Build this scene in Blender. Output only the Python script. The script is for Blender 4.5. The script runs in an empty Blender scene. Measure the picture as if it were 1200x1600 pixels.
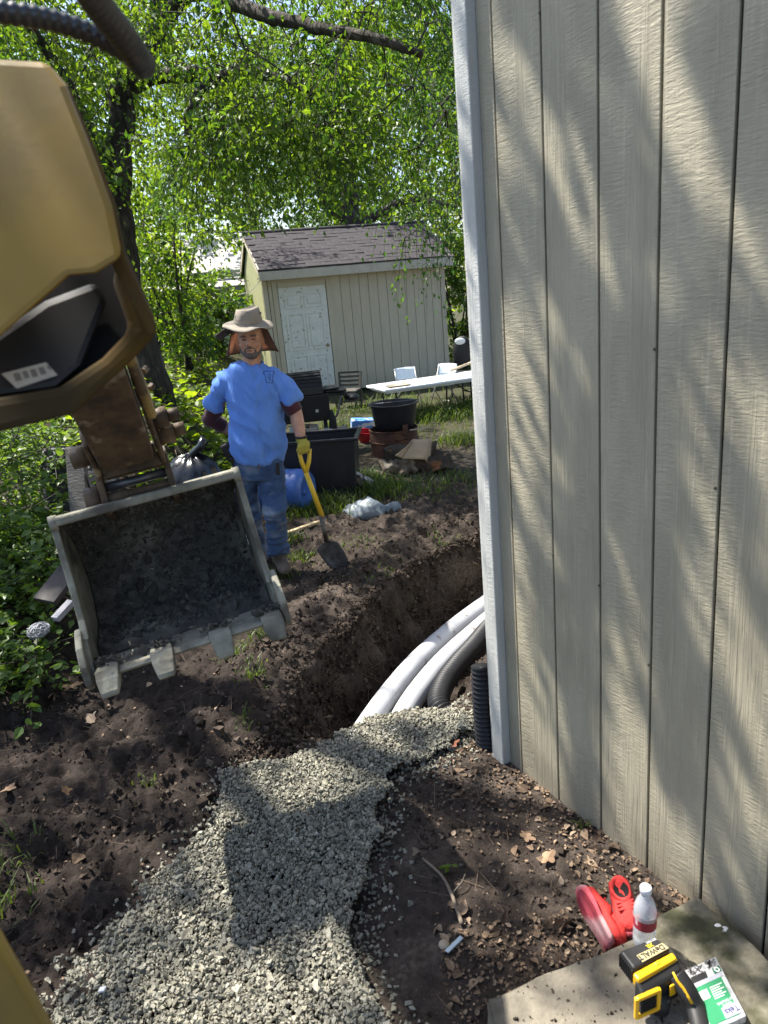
import bpy, bmesh, math, random
import numpy as np
from mathutils import Vector, Matrix, Euler

# ------------------------------------------------------------------ camera, sky, sun, exposure
SC = bpy.context.scene
COL = SC.collection
rng = np.random.default_rng(7)
random.seed(7)
CAM_H, PITCH, ROLL, FPX = 1.93, math.radians(17.5), math.radians(5.0), 1110.0
_fw = np.array([0, math.cos(PITCH), -math.sin(PITCH)]); _rt = np.array([1.0, 0, 0]); _up = np.cross(_rt, _fw)
CR = math.cos(ROLL) * _rt - math.sin(ROLL) * _up
CU = math.sin(ROLL) * _rt + math.cos(ROLL) * _up
CC = np.array([0, 0, CAM_H])
cd = bpy.data.cameras.new('camera'); cam = bpy.data.objects.new('camera', cd); COL.objects.link(cam)
cam.matrix_world = Matrix(((CR[0], CU[0], -_fw[0], 0), (CR[1], CU[1], -_fw[1], 0), (CR[2], CU[2], -_fw[2], CAM_H), (0, 0, 0, 1)))
cd.sensor_fit = 'VERTICAL'; cd.sensor_height = 32.0; cd.lens = 32.0 * FPX / 1600.0
cd.clip_start = 0.05; cd.clip_end = 600
cd.dof.use_dof = True; cd.dof.focus_distance = 4.6; cd.dof.aperture_fstop = 4.5
SC.camera = cam

SUN_AZ, SUN_EL = math.radians(56), math.radians(59)      # azimuth measured from +Y towards -X
SUN = np.array([-math.sin(SUN_AZ) * math.cos(SUN_EL), math.cos(SUN_AZ) * math.cos(SUN_EL), math.sin(SUN_EL)])
w = bpy.data.worlds.new('World'); SC.world = w; w.use_nodes = True
nt = w.node_tree; nt.nodes.clear()
sky = nt.nodes.new('ShaderNodeTexSky'); sky.sky_type = 'NISHITA'; sky.sun_disc = False
sky.sun_elevation = SUN_EL; sky.sun_rotation = -SUN_AZ
sky.air_density = 1.0; sky.dust_density = 1.5
bg = nt.nodes.new('ShaderNodeBackground'); bg.inputs['Strength'].default_value = 0.10
wo = nt.nodes.new('ShaderNodeOutputWorld')
nt.links.new(sky.outputs[0], bg.inputs[0]); nt.links.new(bg.outputs[0], wo.inputs[0])
sl = bpy.data.lights.new('sun', 'SUN'); sl.energy = 5.0; sl.angle = math.radians(0.55); sl.color = (1.0, 0.95, 0.86)
so = bpy.data.objects.new('sun', sl); COL.objects.link(so)
so.rotation_euler = Vector(SUN).to_track_quat('Z', 'Y').to_euler(); so.location = Vector(SUN * 40)
SC.view_settings.view_transform = 'Standard'; SC.view_settings.look = 'None'
SC.view_settings.exposure = 1.5; SC.view_settings.gamma = 1.0; SC.view_settings.use_curve_mapping = False
SC.cycles.max_bounces = 8; SC.cycles.transparent_max_bounces = 12; SC.cycles.use_denoising = True
SC.cycles.sample_clamp_indirect = 6.0

# ------------------------------------------------------------------ measuring: where a sight line of the survey meets a depth or a height
def ray(x, y): return (x - 600) / FPX * CR - (y - 800) / FPX * CU + _fw
def G(x, y, z=0.0):
    d = ray(x, y); return CC + d * ((z - CAM_H) / d[2])
def P(x, y, Y):
    d = ray(x, y); return CC + d * (Y / d[1])
def D(x, y, dep): return CC + ray(x, y) * dep

# ------------------------------------------------------------------ noise
def _hash(ix, iy, iz):
    h = (ix.astype(np.int64) * 374761393 + iy.astype(np.int64) * 668265263 + iz.astype(np.int64) * 2147483647 + 144269) & 0xffffffff
    h = ((h ^ (h >> 13)) * 1274126177) & 0xffffffff
    h = (h ^ (h >> 16)) * 2246822519 & 0xffffffff
    return ((h >> 8) & 0xffff) / 65535.0
def vnoise(p):
    p = np.asarray(p, float)
    i = np.floor(p); f = p - i; f = f * f * (3 - 2 * f); i = i.astype(np.int64)
    r = 0
    for dx in (0, 1):
        for dy in (0, 1):
            for dz in (0, 1):
                wgt = (f[..., 0] if dx else 1 - f[..., 0]) * (f[..., 1] if dy else 1 - f[..., 1]) * (f[..., 2] if dz else 1 - f[..., 2])
                r = r + wgt * _hash(i[..., 0] + dx, i[..., 1] + dy, i[..., 2] + dz)
    return r * 2 - 1
def fbm(p, oct=4, gain=0.5):
    p = np.asarray(p, float); a = 1; r = 0
    for o in range(oct):
        r = r + a * vnoise(p * (2.03 ** o) + 17.3 * o); a *= gain
    return r
def n2(x, y, s, oct=4, gain=.5, off=0):
    return fbm(np.stack([x * s, y * s, np.full_like(x, off + .37)], -1), oct, gain)
def sstep(a, b, x):
    t = np.clip((x - a) / (b - a), 0, 1); return t * t * (3 - 2 * t)

# ------------------------------------------------------------------ materials
def mat(name, c1, c2=None, rough=0.7, scale=8.0, detail=6.0, bump=0.0, bscale=None, metal=0.0, spec=0.4, stretch=(1, 1, 1), c3=None, s3=2.0, t3=(0.5, 0.62), dist=0.01, coat=0.0, rvar=0.0, trans=0.0, ior=1.45, sheen=0.0, alpha=1.0, lo=0.35, hi=0.65):
    m = bpy.data.materials.new(name); m.use_nodes = True
    t = m.node_tree; N = t.nodes; L = t.links; b = N['Principled BSDF']
    b.inputs['Roughness'].default_value = rough; b.inputs['Metallic'].default_value = metal
    b.inputs['Specular IOR Level'].default_value = spec; b.inputs['IOR'].default_value = ior
    b.inputs['Coat Weight'].default_value = coat; b.inputs['Transmission Weight'].default_value = trans
    b.inputs['Sheen Weight'].default_value = sheen; b.inputs['Alpha'].default_value = alpha
    if c2 is None: c2 = tuple(v * 0.72 for v in c1)
    tc = N.new('ShaderNodeTexCoord'); mp = N.new('ShaderNodeMapping'); mp.inputs['Scale'].default_value = stretch
    L.new(tc.outputs['Object'], mp.inputs[0])
    no = N.new('ShaderNodeTexNoise'); no.inputs['Scale'].default_value = scale; no.inputs['Detail'].default_value = detail; no.inputs['Roughness'].default_value = .62
    L.new(mp.outputs[0], no.inputs['Vector'])
    mr = N.new('ShaderNodeMapRange'); mr.inputs['From Min'].default_value = lo; mr.inputs['From Max'].default_value = hi
    L.new(no.outputs['Fac'], mr.inputs['Value'])
    mx = N.new('ShaderNodeMix'); mx.data_type = 'RGBA'
    mx.inputs[6].default_value = (*c2, 1); mx.inputs[7].default_value = (*c1, 1)
    L.new(mr.outputs[0], mx.inputs[0]); out = mx.outputs[2]
    if c3 is not None:
        n3 = N.new('ShaderNodeTexNoise'); n3.inputs['Scale'].default_value = s3; n3.inputs['Detail'].default_value = 5; L.new(mp.outputs[0], n3.inputs['Vector'])
        r3 = N.new('ShaderNodeMapRange'); r3.inputs['From Min'].default_value = t3[0]; r3.inputs['From Max'].default_value = t3[1]; L.new(n3.outputs['Fac'], r3.inputs['Value'])
        m3 = N.new('ShaderNodeMix'); m3.data_type = 'RGBA'; L.new(r3.outputs[0], m3.inputs[0]); L.new(out, m3.inputs[6]); m3.inputs[7].default_value = (*c3, 1); out = m3.outputs[2]
    L.new(out, b.inputs['Base Color'])
    if rvar:
        rr = N.new('ShaderNodeMapRange'); rr.inputs['To Min'].default_value = max(0, rough - rvar); rr.inputs['To Max'].default_value = min(1, rough + rvar)
        L.new(no.outputs['Fac'], rr.inputs['Value']); L.new(rr.outputs[0], b.inputs['Roughness'])
    if bump:
        bn = N.new('ShaderNodeTexNoise'); bn.inputs['Scale'].default_value = bscale or scale * 3; bn.inputs['Detail'].default_value = 6; L.new(mp.outputs[0], bn.inputs['Vector'])
        bp = N.new('ShaderNodeBump'); bp.inputs['Strength'].default_value = bump; bp.inputs['Distance'].default_value = dist
        L.new(bn.outputs['Fac'], bp.inputs['Height']); L.new(bp.outputs[0], b.inputs['Normal'])
    return m

def leaf_mat(name, ca, cb, trans=0.55, tcol=None, rough=0.45, spec=.35):
    """leaf: face attribute 'rnd' picks the leaf's own green; light also passes through the blade"""
    m = bpy.data.materials.new(name); m.use_nodes = True
    t = m.node_tree; N = t.nodes; L = t.links; b = N['Principled BSDF']; o = N['Material Output']
    a = N.new('ShaderNodeAttribute'); a.attribute_name = 'rnd'
    mx = N.new('ShaderNodeMix'); mx.data_type = 'RGBA'; mx.inputs[6].default_value = (*ca, 1); mx.inputs[7].default_value = (*cb, 1)
    L.new(a.outputs['Fac'], mx.inputs[0]); L.new(mx.outputs[2], b.inputs['Base Color'])
    b.inputs['Roughness'].default_value = rough; b.inputs['Specular IOR Level'].default_value = spec
    tr = N.new('ShaderNodeBsdfTranslucent'); tm = N.new('ShaderNodeMix'); tm.data_type = 'RGBA'
    tc = tcol or (1.9, 1.75, .8)
    tm.blend_type = 'MULTIPLY'; tm.inputs[0].default_value = 1; tm.inputs[7].default_value = (*tc, 1); L.new(mx.outputs[2], tm.inputs[6])
    L.new(tm.outputs[2], tr.inputs[0])
    ms = N.new('ShaderNodeMixShader'); ms.inputs[0].default_value = trans
    L.new(b.outputs[0], ms.inputs[1]); L.new(tr.outputs[0], ms.inputs[2]); L.new(ms.outputs[0], o.inputs[0])
    return m

# ------------------------------------------------------------------ objects
def tag(o, label=None, cat=None, group=None, kind=None):
    if label: o['label'] = label
    if cat: o['category'] = cat
    if group: o['group'] = group
    if kind: o['kind'] = kind
    return o
def thing(name, label, cat, loc=(0, 0, 0), rot=(0, 0, 0), group=None):
    o = bpy.data.objects.new(name, None); COL.objects.link(o); o.empty_display_size = .1
    o.location = Vector(loc); o.rotation_euler = rot
    return tag(o, label, cat, group)
def link(name, me, m=None, parent=None, smooth=False):
    o = bpy.data.objects.new(name, me); COL.objects.link(o)
    if m is not None:
        me.materials.clear(); me.materials.append(m)
    if smooth:
        me.shade_smooth()
    else: me.shade_flat()
    if parent: o.parent = parent
    return o
def np_mesh(name, V, F, k):
    """V (n,3), F (m,k) arrays -> mesh"""
    me = bpy.data.meshes.new(name); V = np.ascontiguousarray(V, np.float32); F = np.ascontiguousarray(F, np.int32)
    me.vertices.add(len(V)); me.vertices.foreach_set('co', V.ravel())
    me.loops.add(F.size); me.loops.foreach_set('vertex_index', F.ravel())
    me.polygons.add(len(F)); me.polygons.foreach_set('loop_start', np.arange(0, F.size, k, dtype=np.int32))
    me.update(calc_edges=True); me.validate(); return me

def wloc(o):
    v = Vector((0, 0, 0))
    while o is not None: v = v + o.location; o = o.parent
    return v
class MB:
    def __init__(s): s.v = []; s.f = []
    def add(s, V, F):
        n = len(s.v); s.v += [tuple(map(float, q)) for q in V]; s.f += [tuple(i + n for i in f) for f in F]; return s
    def box(s, c, size, rot=None, bev=0.0):
        hx, hy, hz = [q / 2 for q in size]
        if bev > 0:
            e = min(bev, hx * .9, hy * .9, hz * .9); bm = bmesh.new(); bmesh.ops.create_cube(bm, size=1)
            for q in bm.verts: q.co = Vector((q.co.x * 2 * hx, q.co.y * 2 * hy, q.co.z * 2 * hz))
            bmesh.ops.bevel(bm, geom=bm.edges[:], offset=e, segments=2, affect='EDGES', profile=.5)
            V = [q.co.copy() for q in bm.verts]; bm.verts.index_update(); F = [[q.index for q in f.verts] for f in bm.faces]; bm.free()
        else:
            V = [Vector((x * hx, y * hy, z * hz)) for x in (-1, 1) for y in (-1, 1) for z in (-1, 1)]
            F = [(0, 1, 3, 2), (4, 6, 7, 5), (0, 4, 5, 1), (2, 3, 7, 6), (0, 2, 6, 4), (1, 5, 7, 3)]
        if rot is not None:
            R = Euler(rot).to_matrix() if not isinstance(rot, Matrix) else rot
            V = [R @ q for q in V]
        c = Vector(c); return s.add([q + c for q in V], F)
    def bar(s, a, b, w, h=None, up=(0, 0, 1), bev=0):
        a = Vector(a); b = Vector(b); d = (b - a); L = d.length; d.normalize(); h = h or w
        u = Vector(up); x = d.cross(u)
        if x.length < 1e-4: x = d.cross(Vector((1, 0, 0)))
        x.normalize(); z = x.cross(d)
        R = Matrix((x, d, z)).transposed(); return s.box((a + b) / 2, (w, L, h), R, bev)
    def tube(s, pts, rad, n=10, cap=True, ell=None):
        pts = [Vector(p) for p in pts]; m = len(pts)
        rad = [rad] * m if not hasattr(rad, '__len__') else rad
        V = []; F = []; prev = None
        for i, p in enumerate(pts):
            t = (pts[min(i + 1, m - 1)] - pts[max(i - 1, 0)]).normalized()
            if prev is None:
                u = t.orthogonal().normalized() if ell is None else (Vector(ell) - t * t.dot(Vector(ell))).normalized()
            else: u = (prev - t * prev.dot(t)).normalized()
            prev = u; v = t.cross(u)
            r = rad[i]; ra, rb = (r if hasattr(r, '__len__') else (r, r))
            for k in range(n):
                a = 2 * math.pi * k / n; V.append(p + u * (ra * math.cos(a)) + v * (rb * math.sin(a)))
        for i in range(m - 1):
            for k in range(n):
                F.append((i * n + k, i * n + (k + 1) % n, (i + 1) * n + (k + 1) % n, (i + 1) * n + k))
        if cap: F.append(tuple(range(n - 1, -1, -1))); F.append(tuple((m - 1) * n + k for k in range(n)))
        return s.add(V, F)
    def lathe(s, prof, n=24, c=(0, 0, 0), M=None, close=True):
        V = []; F = []; c = Vector(c)
        for (r, z) in prof:
            for k in range(n):
                a = 2 * math.pi * k / n; q = Vector((r * math.cos(a), r * math.sin(a), z))
                V.append((M @ q if M is not None else q) + c)
        for i in range(len(prof) - 1):
            for k in range(n): F.append((i * n + k, i * n + (k + 1) % n, (i + 1) * n + (k + 1) % n, (i + 1) * n + k))
        if close: F.append(tuple(range(n - 1, -1, -1))); F.append(tuple((len(prof) - 1) * n + k for k in range(n)))
        return s.add(V, F)
    def prism(s, poly, a, b):
        """poly: list of 3-vectors, swept from +a to +b (vectors)"""
        a = Vector(a); b = Vector(b); n = len(poly)
        V = [Vector(p) + a for p in poly] + [Vector(p) + b for p in poly]
        F = [tuple(range(n - 1, -1, -1)), tuple(range(n, 2 * n))] + [(i, (i + 1) % n, n + (i + 1) % n, n + i) for i in range(n)]
        return s.add(V, F)
    def ell(s, c, r, n=14, m=8, M=None):
        V = []; F = []; c = Vector(c)
        for j in range(m + 1):
            th = math.pi * (j + .0001) / (m + .0002)
            for k in range(n):
                a = 2 * math.pi * k / n; q = Vector((r[0] * math.sin(th) * math.cos(a), r[1] * math.sin(th) * math.sin(a), -r[2] * math.cos(th)))
                V.append((M @ q if M is not None else q) + c)
        for j in range(m):
            for k in range(n): F.append((j * n + k, j * n + (k + 1) % n, (j + 1) * n + (k + 1) % n, (j + 1) * n + k))
        F.append(tuple(range(n - 1, -1, -1))); F.append(tuple(m * n + k for k in range(n)))
        return s.add(V, F)
    def mesh(s, name, off=(0, 0, 0), fix=True):
        me = bpy.data.meshes.new(name); o = Vector(off)
        me.from_pydata([tuple(Vector(q) - o) for q in s.v], [], s.f); me.update()
        if fix:
            bm = bmesh.new(); bm.from_mesh(me); bmesh.ops.recalc_face_normals(bm, faces=bm.faces); bm.to_mesh(me); bm.free()
        return me
    def build(s, name, m, parent=None, smooth=False, world=False, bevel=0.0, auto=False):
        me = s.mesh(name, wloc(parent) if (world and parent) else (0, 0, 0))
        o = link(name, me, m, parent, smooth)
        if bevel:
            b = o.modifiers.new('bevel', 'BEVEL'); b.width = bevel; b.segments = 2; b.limit_method = 'ANGLE'; b.angle_limit = .6
        if auto: me.set_sharp_from_angle(angle=.7)
        return o

def organic(name, mb, m, parent=None, voxel=.01, smooth=6, world=False, factor=.5):
    """overlapping limbs and masses grown together into one continuous skin"""
    me = mb.mesh(name + '_raw', wloc(parent) if (world and parent) else (0, 0, 0))
    o = bpy.data.objects.new('tmp', me); COL.objects.link(o)
    r = o.modifiers.new('r', 'REMESH'); r.mode = 'VOXEL'; r.voxel_size = voxel
    q = o.modifiers.new('s', 'SMOOTH'); q.iterations = smooth; q.factor = factor
    dg = bpy.context.evaluated_depsgraph_get(); ev = o.evaluated_get(dg)
    out = bpy.data.meshes.new_from_object(ev); bpy.data.objects.remove(o); bpy.data.meshes.remove(me)
    out.name = name
    return link(name, out, m, parent, True)
def vdisp(o, fn):
    me = o.data; n = len(me.vertices); co = np.empty(n * 3, np.float32); me.vertices.foreach_get('co', co)
    nr = np.empty(n * 3, np.float32); me.vertices.foreach_get('normal', nr)
    co = co.reshape(-1, 3); co = fn(co.astype(float), nr.reshape(-1, 3).astype(float)); me.vertices.foreach_set('co', co.astype(np.float32).ravel()); me.update()

# ------------------------------------------------------------------ leaves, sprays
def rand_rot(n, g):
    q = g.normal(size=(n, 4)); q /= np.linalg.norm(q, axis=1)[:, None]; a, b, c, d = q.T
    return np.stack([np.stack([1 - 2 * (c * c + d * d), 2 * (b * c - a * d), 2 * (b * d + a * c)], -1),
                     np.stack([2 * (b * c + a * d), 1 - 2 * (b * b + d * d), 2 * (c * d - a * b)], -1),
                     np.stack([2 * (b * d - a * c), 2 * (c * d + a * b), 1 - 2 * (b * b + c * c)], -1)], 1)
def frames(dirs, g, flat=0.5):
    """leaf frames: along dirs, blade normals roughly up"""
    d = dirs / np.linalg.norm(dirs, axis=1)[:, None]
    up = np.array([0, 0, 1.0]) + g.normal(size=d.shape) * flat
    x = np.cross(d, up); x /= np.linalg.norm(x, axis=1)[:, None] + 1e-9; z = np.cross(x, d)
    return x, d, z
LEAF4 = (np.array([[0, 0, 0], [-.32, .45, .10], [0, 1, -.08], [.32, .45, .10]]), [(0, 2, 1), (0, 3, 2)])
LEAF8 = (np.array([[0, 0, 0], [-.26, .16, .07], [-.36, .42, .10], [-.2, .76, .05], [0, 1.05, -.10], [.2, .76, .05], [.36, .42, .10], [.26, .16, .07], [0, .45, 0]]),
         [(8, 0, 1), (8, 1, 2), (8, 2, 3), (8, 3, 4), (8, 4, 5), (8, 5, 6), (8, 6, 7), (8, 7, 0)])
def leaf_mesh(name, pos, dirs, size, g, shape=LEAF4, flat=.6, rnd=None):
    n = len(pos); x, d, z = frames(dirs, g, flat); L, F = shape
    s = np.broadcast_to(size, (n,))[:, None, None]
    V = pos[:, None, :] + s * (L[None, :, 0:1] * x[:, None] + L[None, :, 1:2] * d[:, None] + L[None, :, 2:3] * z[:, None])
    F = np.array(F); nv = len(L); FF = (F[None] + (np.arange(n) * nv)[:, None, None]).reshape(-1, F.shape[1])
    me = np_mesh(name, V.reshape(-1, 3), FF, F.shape[1])
    if rnd is None: rnd = g.random(n)
    at = me.attributes.new('rnd', 'FLOAT', 'FACE'); at.data.foreach_set('value', np.repeat(rnd, len(F)).astype(np.float32))
    return me
def sticks_mesh(name, segs, n=4):
    """segs: (p0, p1, r0, r1) arrays -> one mesh of thin tapering twigs"""
    p0, p1, r0, r1 = [np.array(q, float) for q in zip(*segs)]
    d = p1 - p0; d /= np.linalg.norm(d, axis=1)[:, None] + 1e-9
    a = np.where(np.abs(d[:, 2:3]) < .9, np.array([[0, 0, 1.0]]), np.array([[1.0, 0, 0]]))
    u = np.cross(d, a); u /= np.linalg.norm(u, axis=1)[:, None]; v = np.cross(d, u)
    ang = np.arange(n) * 2 * math.pi / n
    ring = np.cos(ang)[None, :, None] * u[:, None] + np.sin(ang)[None, :, None] * v[:, None]
    V = np.concatenate([p0[:, None] + ring * r0[:, None, None], p1[:, None] + ring * r1[:, None, None]], 1).reshape(-1, 3)
    F = np.array([(k, (k + 1) % n, n + (k + 1) % n, n + k) for k in range(n)])
    FF = (F[None] + (np.arange(len(p0)) * 2 * n)[:, None, None]).reshape(-1, 4)
    return np_mesh(name, V, FF, 4)
ICO_V = None
def ico():
    global ICO_V, ICO_F
    if ICO_V is None:
        bm = bmesh.new(); bmesh.ops.create_icosphere(bm, subdivisions=1, radius=1)
        ICO_V = np.array([q.co[:] for q in bm.verts]); bm.verts.index_update(); ICO_F = np.array([[q.index for q in f.verts] for f in bm.faces]); bm.free()
    return ICO_V, ICO_F
def stones_mesh(name, pos, size, g, squash=(1, .8, .6), jag=.28, rnd=None):
    V0, F0 = ico(); n = len(pos); R = rand_rot(n, g)
    sc = np.array(squash)[None] * (1 + g.normal(size=(n, 3)) * .18)
    V = V0[None] * (1 + (g.random((n, len(V0), 1)) - .5) * 2 * jag) * sc[:, None, :] * np.broadcast_to(size, (n,))[:, None, None]
    V = np.einsum('nij,nkj->nki', R, V) + pos[:, None]
    FF = (F0[None] + (np.arange(n) * len(V0))[:, None, None]).reshape(-1, 3)
    me = np_mesh(name, V.reshape(-1, 3), FF, 3)
    if rnd is None: rnd = g.random(n)
    at = me.attributes.new('rnd', 'FLOAT', 'FACE'); at.data.foreach_set('value', np.repeat(rnd, len(F0)).astype(np.float32))
    return me
CUBE_V = np.array([(x, y, z) for x in (-1, 1) for y in (-1, 1) for z in (-1, 1)]) * .72
CUBE_F = np.array([(0, 1, 3), (0, 3, 2), (4, 6, 7), (4, 7, 5), (0, 4, 5), (0, 5, 1), (2, 3, 7), (2, 7, 6), (0, 2, 6), (0, 6, 4), (1, 5, 7), (1, 7, 3)])
def shards_mesh(name, pos, size, g, squash=(1.2, .85, .6), jag=.34, rnd=None):
    """crushed stone: skewed blocks with flat broken faces"""
    n = len(pos); R = rand_rot(n, g)
    sc = np.array(squash)[None] * (1 + g.normal(size=(n, 3)) * .16)
    V = (CUBE_V[None] + (g.random((n, 8, 3)) - .5) * 2 * jag) * sc[:, None, :] * np.broadcast_to(size, (n,))[:, None, None]
    V = np.einsum('nij,nkj->nki', R, V) + pos[:, None]
    me = np_mesh(name, V.reshape(-1, 3), (CUBE_F[None] + (np.arange(n) * 8)[:, None, None]).reshape(-1, 3), 3)
    if rnd is None: rnd = g.random(n)
    at = me.attributes.new('rnd', 'FLOAT', 'FACE'); at.data.foreach_set('value', np.repeat(rnd, 12).astype(np.float32))
    return me
def attr_mat(name, cols, rough=.85, bump=.4, bscale=300, spec=.25, dist=.003):
    """pieces whose own colour comes from the per-piece attribute 'rnd' through a ramp"""
    m = bpy.data.materials.new(name); m.use_nodes = True; t = m.node_tree; N = t.nodes; L = t.links; b = N['Principled BSDF']
    a = N.new('ShaderNodeAttribute'); a.attribute_name = 'rnd'; r = N.new('ShaderNodeValToRGB')
    e = r.color_ramp.elements
    while len(e) < len(cols): e.new(.5)
    for i, c in enumerate(cols): e[i].position = i / (len(cols) - 1); e[i].color = (*c, 1)
    L.new(a.outputs['Fac'], r.inputs[0])
    tc = N.new('ShaderNodeTexCoord'); no = N.new('ShaderNodeTexNoise'); no.inputs['Scale'].default_value = bscale; no.inputs['Detail'].default_value = 4; L.new(tc.outputs['Object'], no.inputs['Vector'])
    mr = N.new('ShaderNodeMapRange'); mr.inputs['From Min'].default_value = .3; mr.inputs['From Max'].default_value = .7; mr.inputs['To Min'].default_value = .72; mr.inputs['To Max'].default_value = 1.2; L.new(no.outputs['Fac'], mr.inputs['Value'])
    mx = N.new('ShaderNodeVectorMath'); mx.operation = 'SCALE'; L.new(r.outputs[0], mx.inputs[0]); L.new(mr.outputs[0], mx.inputs['Scale']); L.new(mx.outputs[0], b.inputs['Base Color'])
    b.inputs['Roughness'].default_value = rough; b.inputs['Specular IOR Level'].default_value = spec
    if bump:
        bp = N.new('ShaderNodeBump'); bp.inputs['Strength'].default_value = bump; bp.inputs['Distance'].default_value = dist; L.new(no.outputs['Fac'], bp.inputs['Height']); L.new(bp.outputs[0], b.inputs['Normal'])
    return m
# ================================================================== GROUND, TRENCH, GRAVEL
LIP_L = np.array([(-.95, 1.2), (-.90, 2.2), (-.80, 2.60), (-.62, 2.86), (-.48, 3.44), (-.30, 3.80), (-.06, 4.36), (.24, 4.80), (.72, 5.12), (2.2, 6.0), (4.5, 7.3)])
LIP_R = np.array([(.0, 1.2), (.0, 2.4), (.18, 2.75), (.36, 3.05), (.50, 3.38), (.78, 3.75), (1.15, 4.05), (2.6, 4.95), (4.9, 6.2)])
def side_dist(x, y, pl):
    """signed distance to a polyline; positive to its right"""
    best = np.full(x.shape, 1e9); sg = np.zeros(x.shape)
    for a, b in zip(pl[:-1], pl[1:]):
        d = b - a; L2 = d @ d; t = np.clip(((x - a[0]) * d[0] + (y - a[1]) * d[1]) / L2, 0, 1)
        ex = x - a[0] - t * d[0]; ey = y - a[1] - t * d[1]; q = np.hypot(ex, ey)
        s = np.sign(ex * d[1] - ey * d[0]); m = q < best
        best = np.where(m, q, best); sg = np.where(m, s, sg)
    return best * sg
def fill(x, y):
    """1 where the trench is filled up with gravel, 0 where it is open"""
    return 1 - sstep(2.72, 3.42, y + .10 * x)
def height(x, y, fine=True):
    x = np.asarray(x, float); y = np.asarray(y, float)
    wob = .05 * n2(x, y, 3.2, 3, off=3) if fine else 0
    dl = side_dist(x, y, LIP_L) + wob; dr = -side_dist(x, y, LIP_R) + wob
    inside = sstep(0, .13, dl) * sstep(0, .30, dr)
    open_ = sstep(1.0, 1.6, y)
    h = .03 * n2(x, y, .5, 2, off=9)
    h = h + .10 * np.exp(-((dl + .22) / .22) ** 2) * sstep(2.3, 3.0, y) * (1 - sstep(5.2, 6.5, y)) * (dl < .1)     # spoil thrown up along the left lip
    h = h + .95 * sstep(-1.5, -3.6, x) * sstep(6.0, 9.5, y) * (1 - sstep(16, 24, y)) + .45 * sstep(-1.75, -2.6, x) * (1 - sstep(8, 10, y))
    dirt = 1 - sstep(5.6, 8.0, y - .3 * x)
    if fine:
        lump = np.maximum(0, n2(x, y, 5.5, 4, .6, 1)) * .060 + .026 * (1 - np.abs(n2(x, y, 13, 3, .6, 5)) * 1.6) + .014 * n2(x, y, 36, 2, .7, 6)
        calm = .30 + .70 * (sstep(-.10, -.45, -(-dl)) if False else sstep(.15, -.25, dl)) + .25 * inside
        right = 1 - .45 * sstep(0, .12, -dr) * (y < 3.4)
        h = h + lump * dirt * np.clip(calm, 0, 1) * right + .010 * n2(x, y, 14, 3, .6, 5) * (1 - dirt)
    dep = .50 * inside * (1 - fill(x, y)) * sstep(1.0, 2.0, y)
    return h - dep - .05 * inside * fill(x, y)
def Hh(x, y): return float(height(np.array([x]), np.array([y]))[0])
def hit(px, py, z0=0.0):
    """where the line of sight through a survey point meets the ground"""
    z = z0
    for _ in range(8):
        p = G(px, py, z); z = .5 * z + .5 * Hh(p[0], p[1])
    p = G(px, py, z); return np.array([p[0], p[1], Hh(p[0], p[1])])

def spaced(segs):
    out = [segs[0][0]]
    for a, b, s0, s1 in segs:
        q = a; n = max(2, int(round((b - a) / ((s0 + s1) / 2))))
        ws = np.linspace(s0, s1, n); ws = ws / ws.sum() * (b - a)
        out += list(a + np.cumsum(ws))
    return np.array(out)
gx = spaced([(-90, -12, 14, 2), (-12, -3.2, 1.2, .06), (-3.2, -1.7, .05, .02), (-1.7, 1.15, .0165, .0165), (1.15, 3, .02, .08), (3, 12, .1, 1.5), (12, 90, 2, 14)])
gy = spaced([(-60, -2, 10, .8), (-2, 1.2, .5, .02), (1.2, 5.4, .0165, .0165), (5.4, 9, .02, .05), (9, 16, .06, .25), (16, 30, .3, 2), (30, 140, 2, 16)])
X, Y = np.meshgrid(gx, gy); Z = height(X, Y)
nx_, ny_ = len(gx), len(gy)
# undercut and roughen the trench faces sideways
dlg = side_dist(X, Y, LIP_L); steep = np.exp(-((dlg - .07) / .07) ** 2) * (1 - fill(X, Y)) * (Y > 2) * (Y < 8)
q3 = np.stack([X * 7, Y * 7, Z * 7], -1); off = fbm(q3, 4, .6)
Xd = X + steep * off * .035; Yd = Y - steep * off * .02
V = np.stack([Xd, Yd, Z], -1).reshape(-1, 3)
ii = (np.arange(ny_ - 1)[:, None] * nx_ + np.arange(nx_ - 1)[None]).ravel()
gm = np_mesh('ground', V, np.stack([ii, ii + 1, ii + nx_ + 1, ii + nx_], 1), 4)

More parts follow.
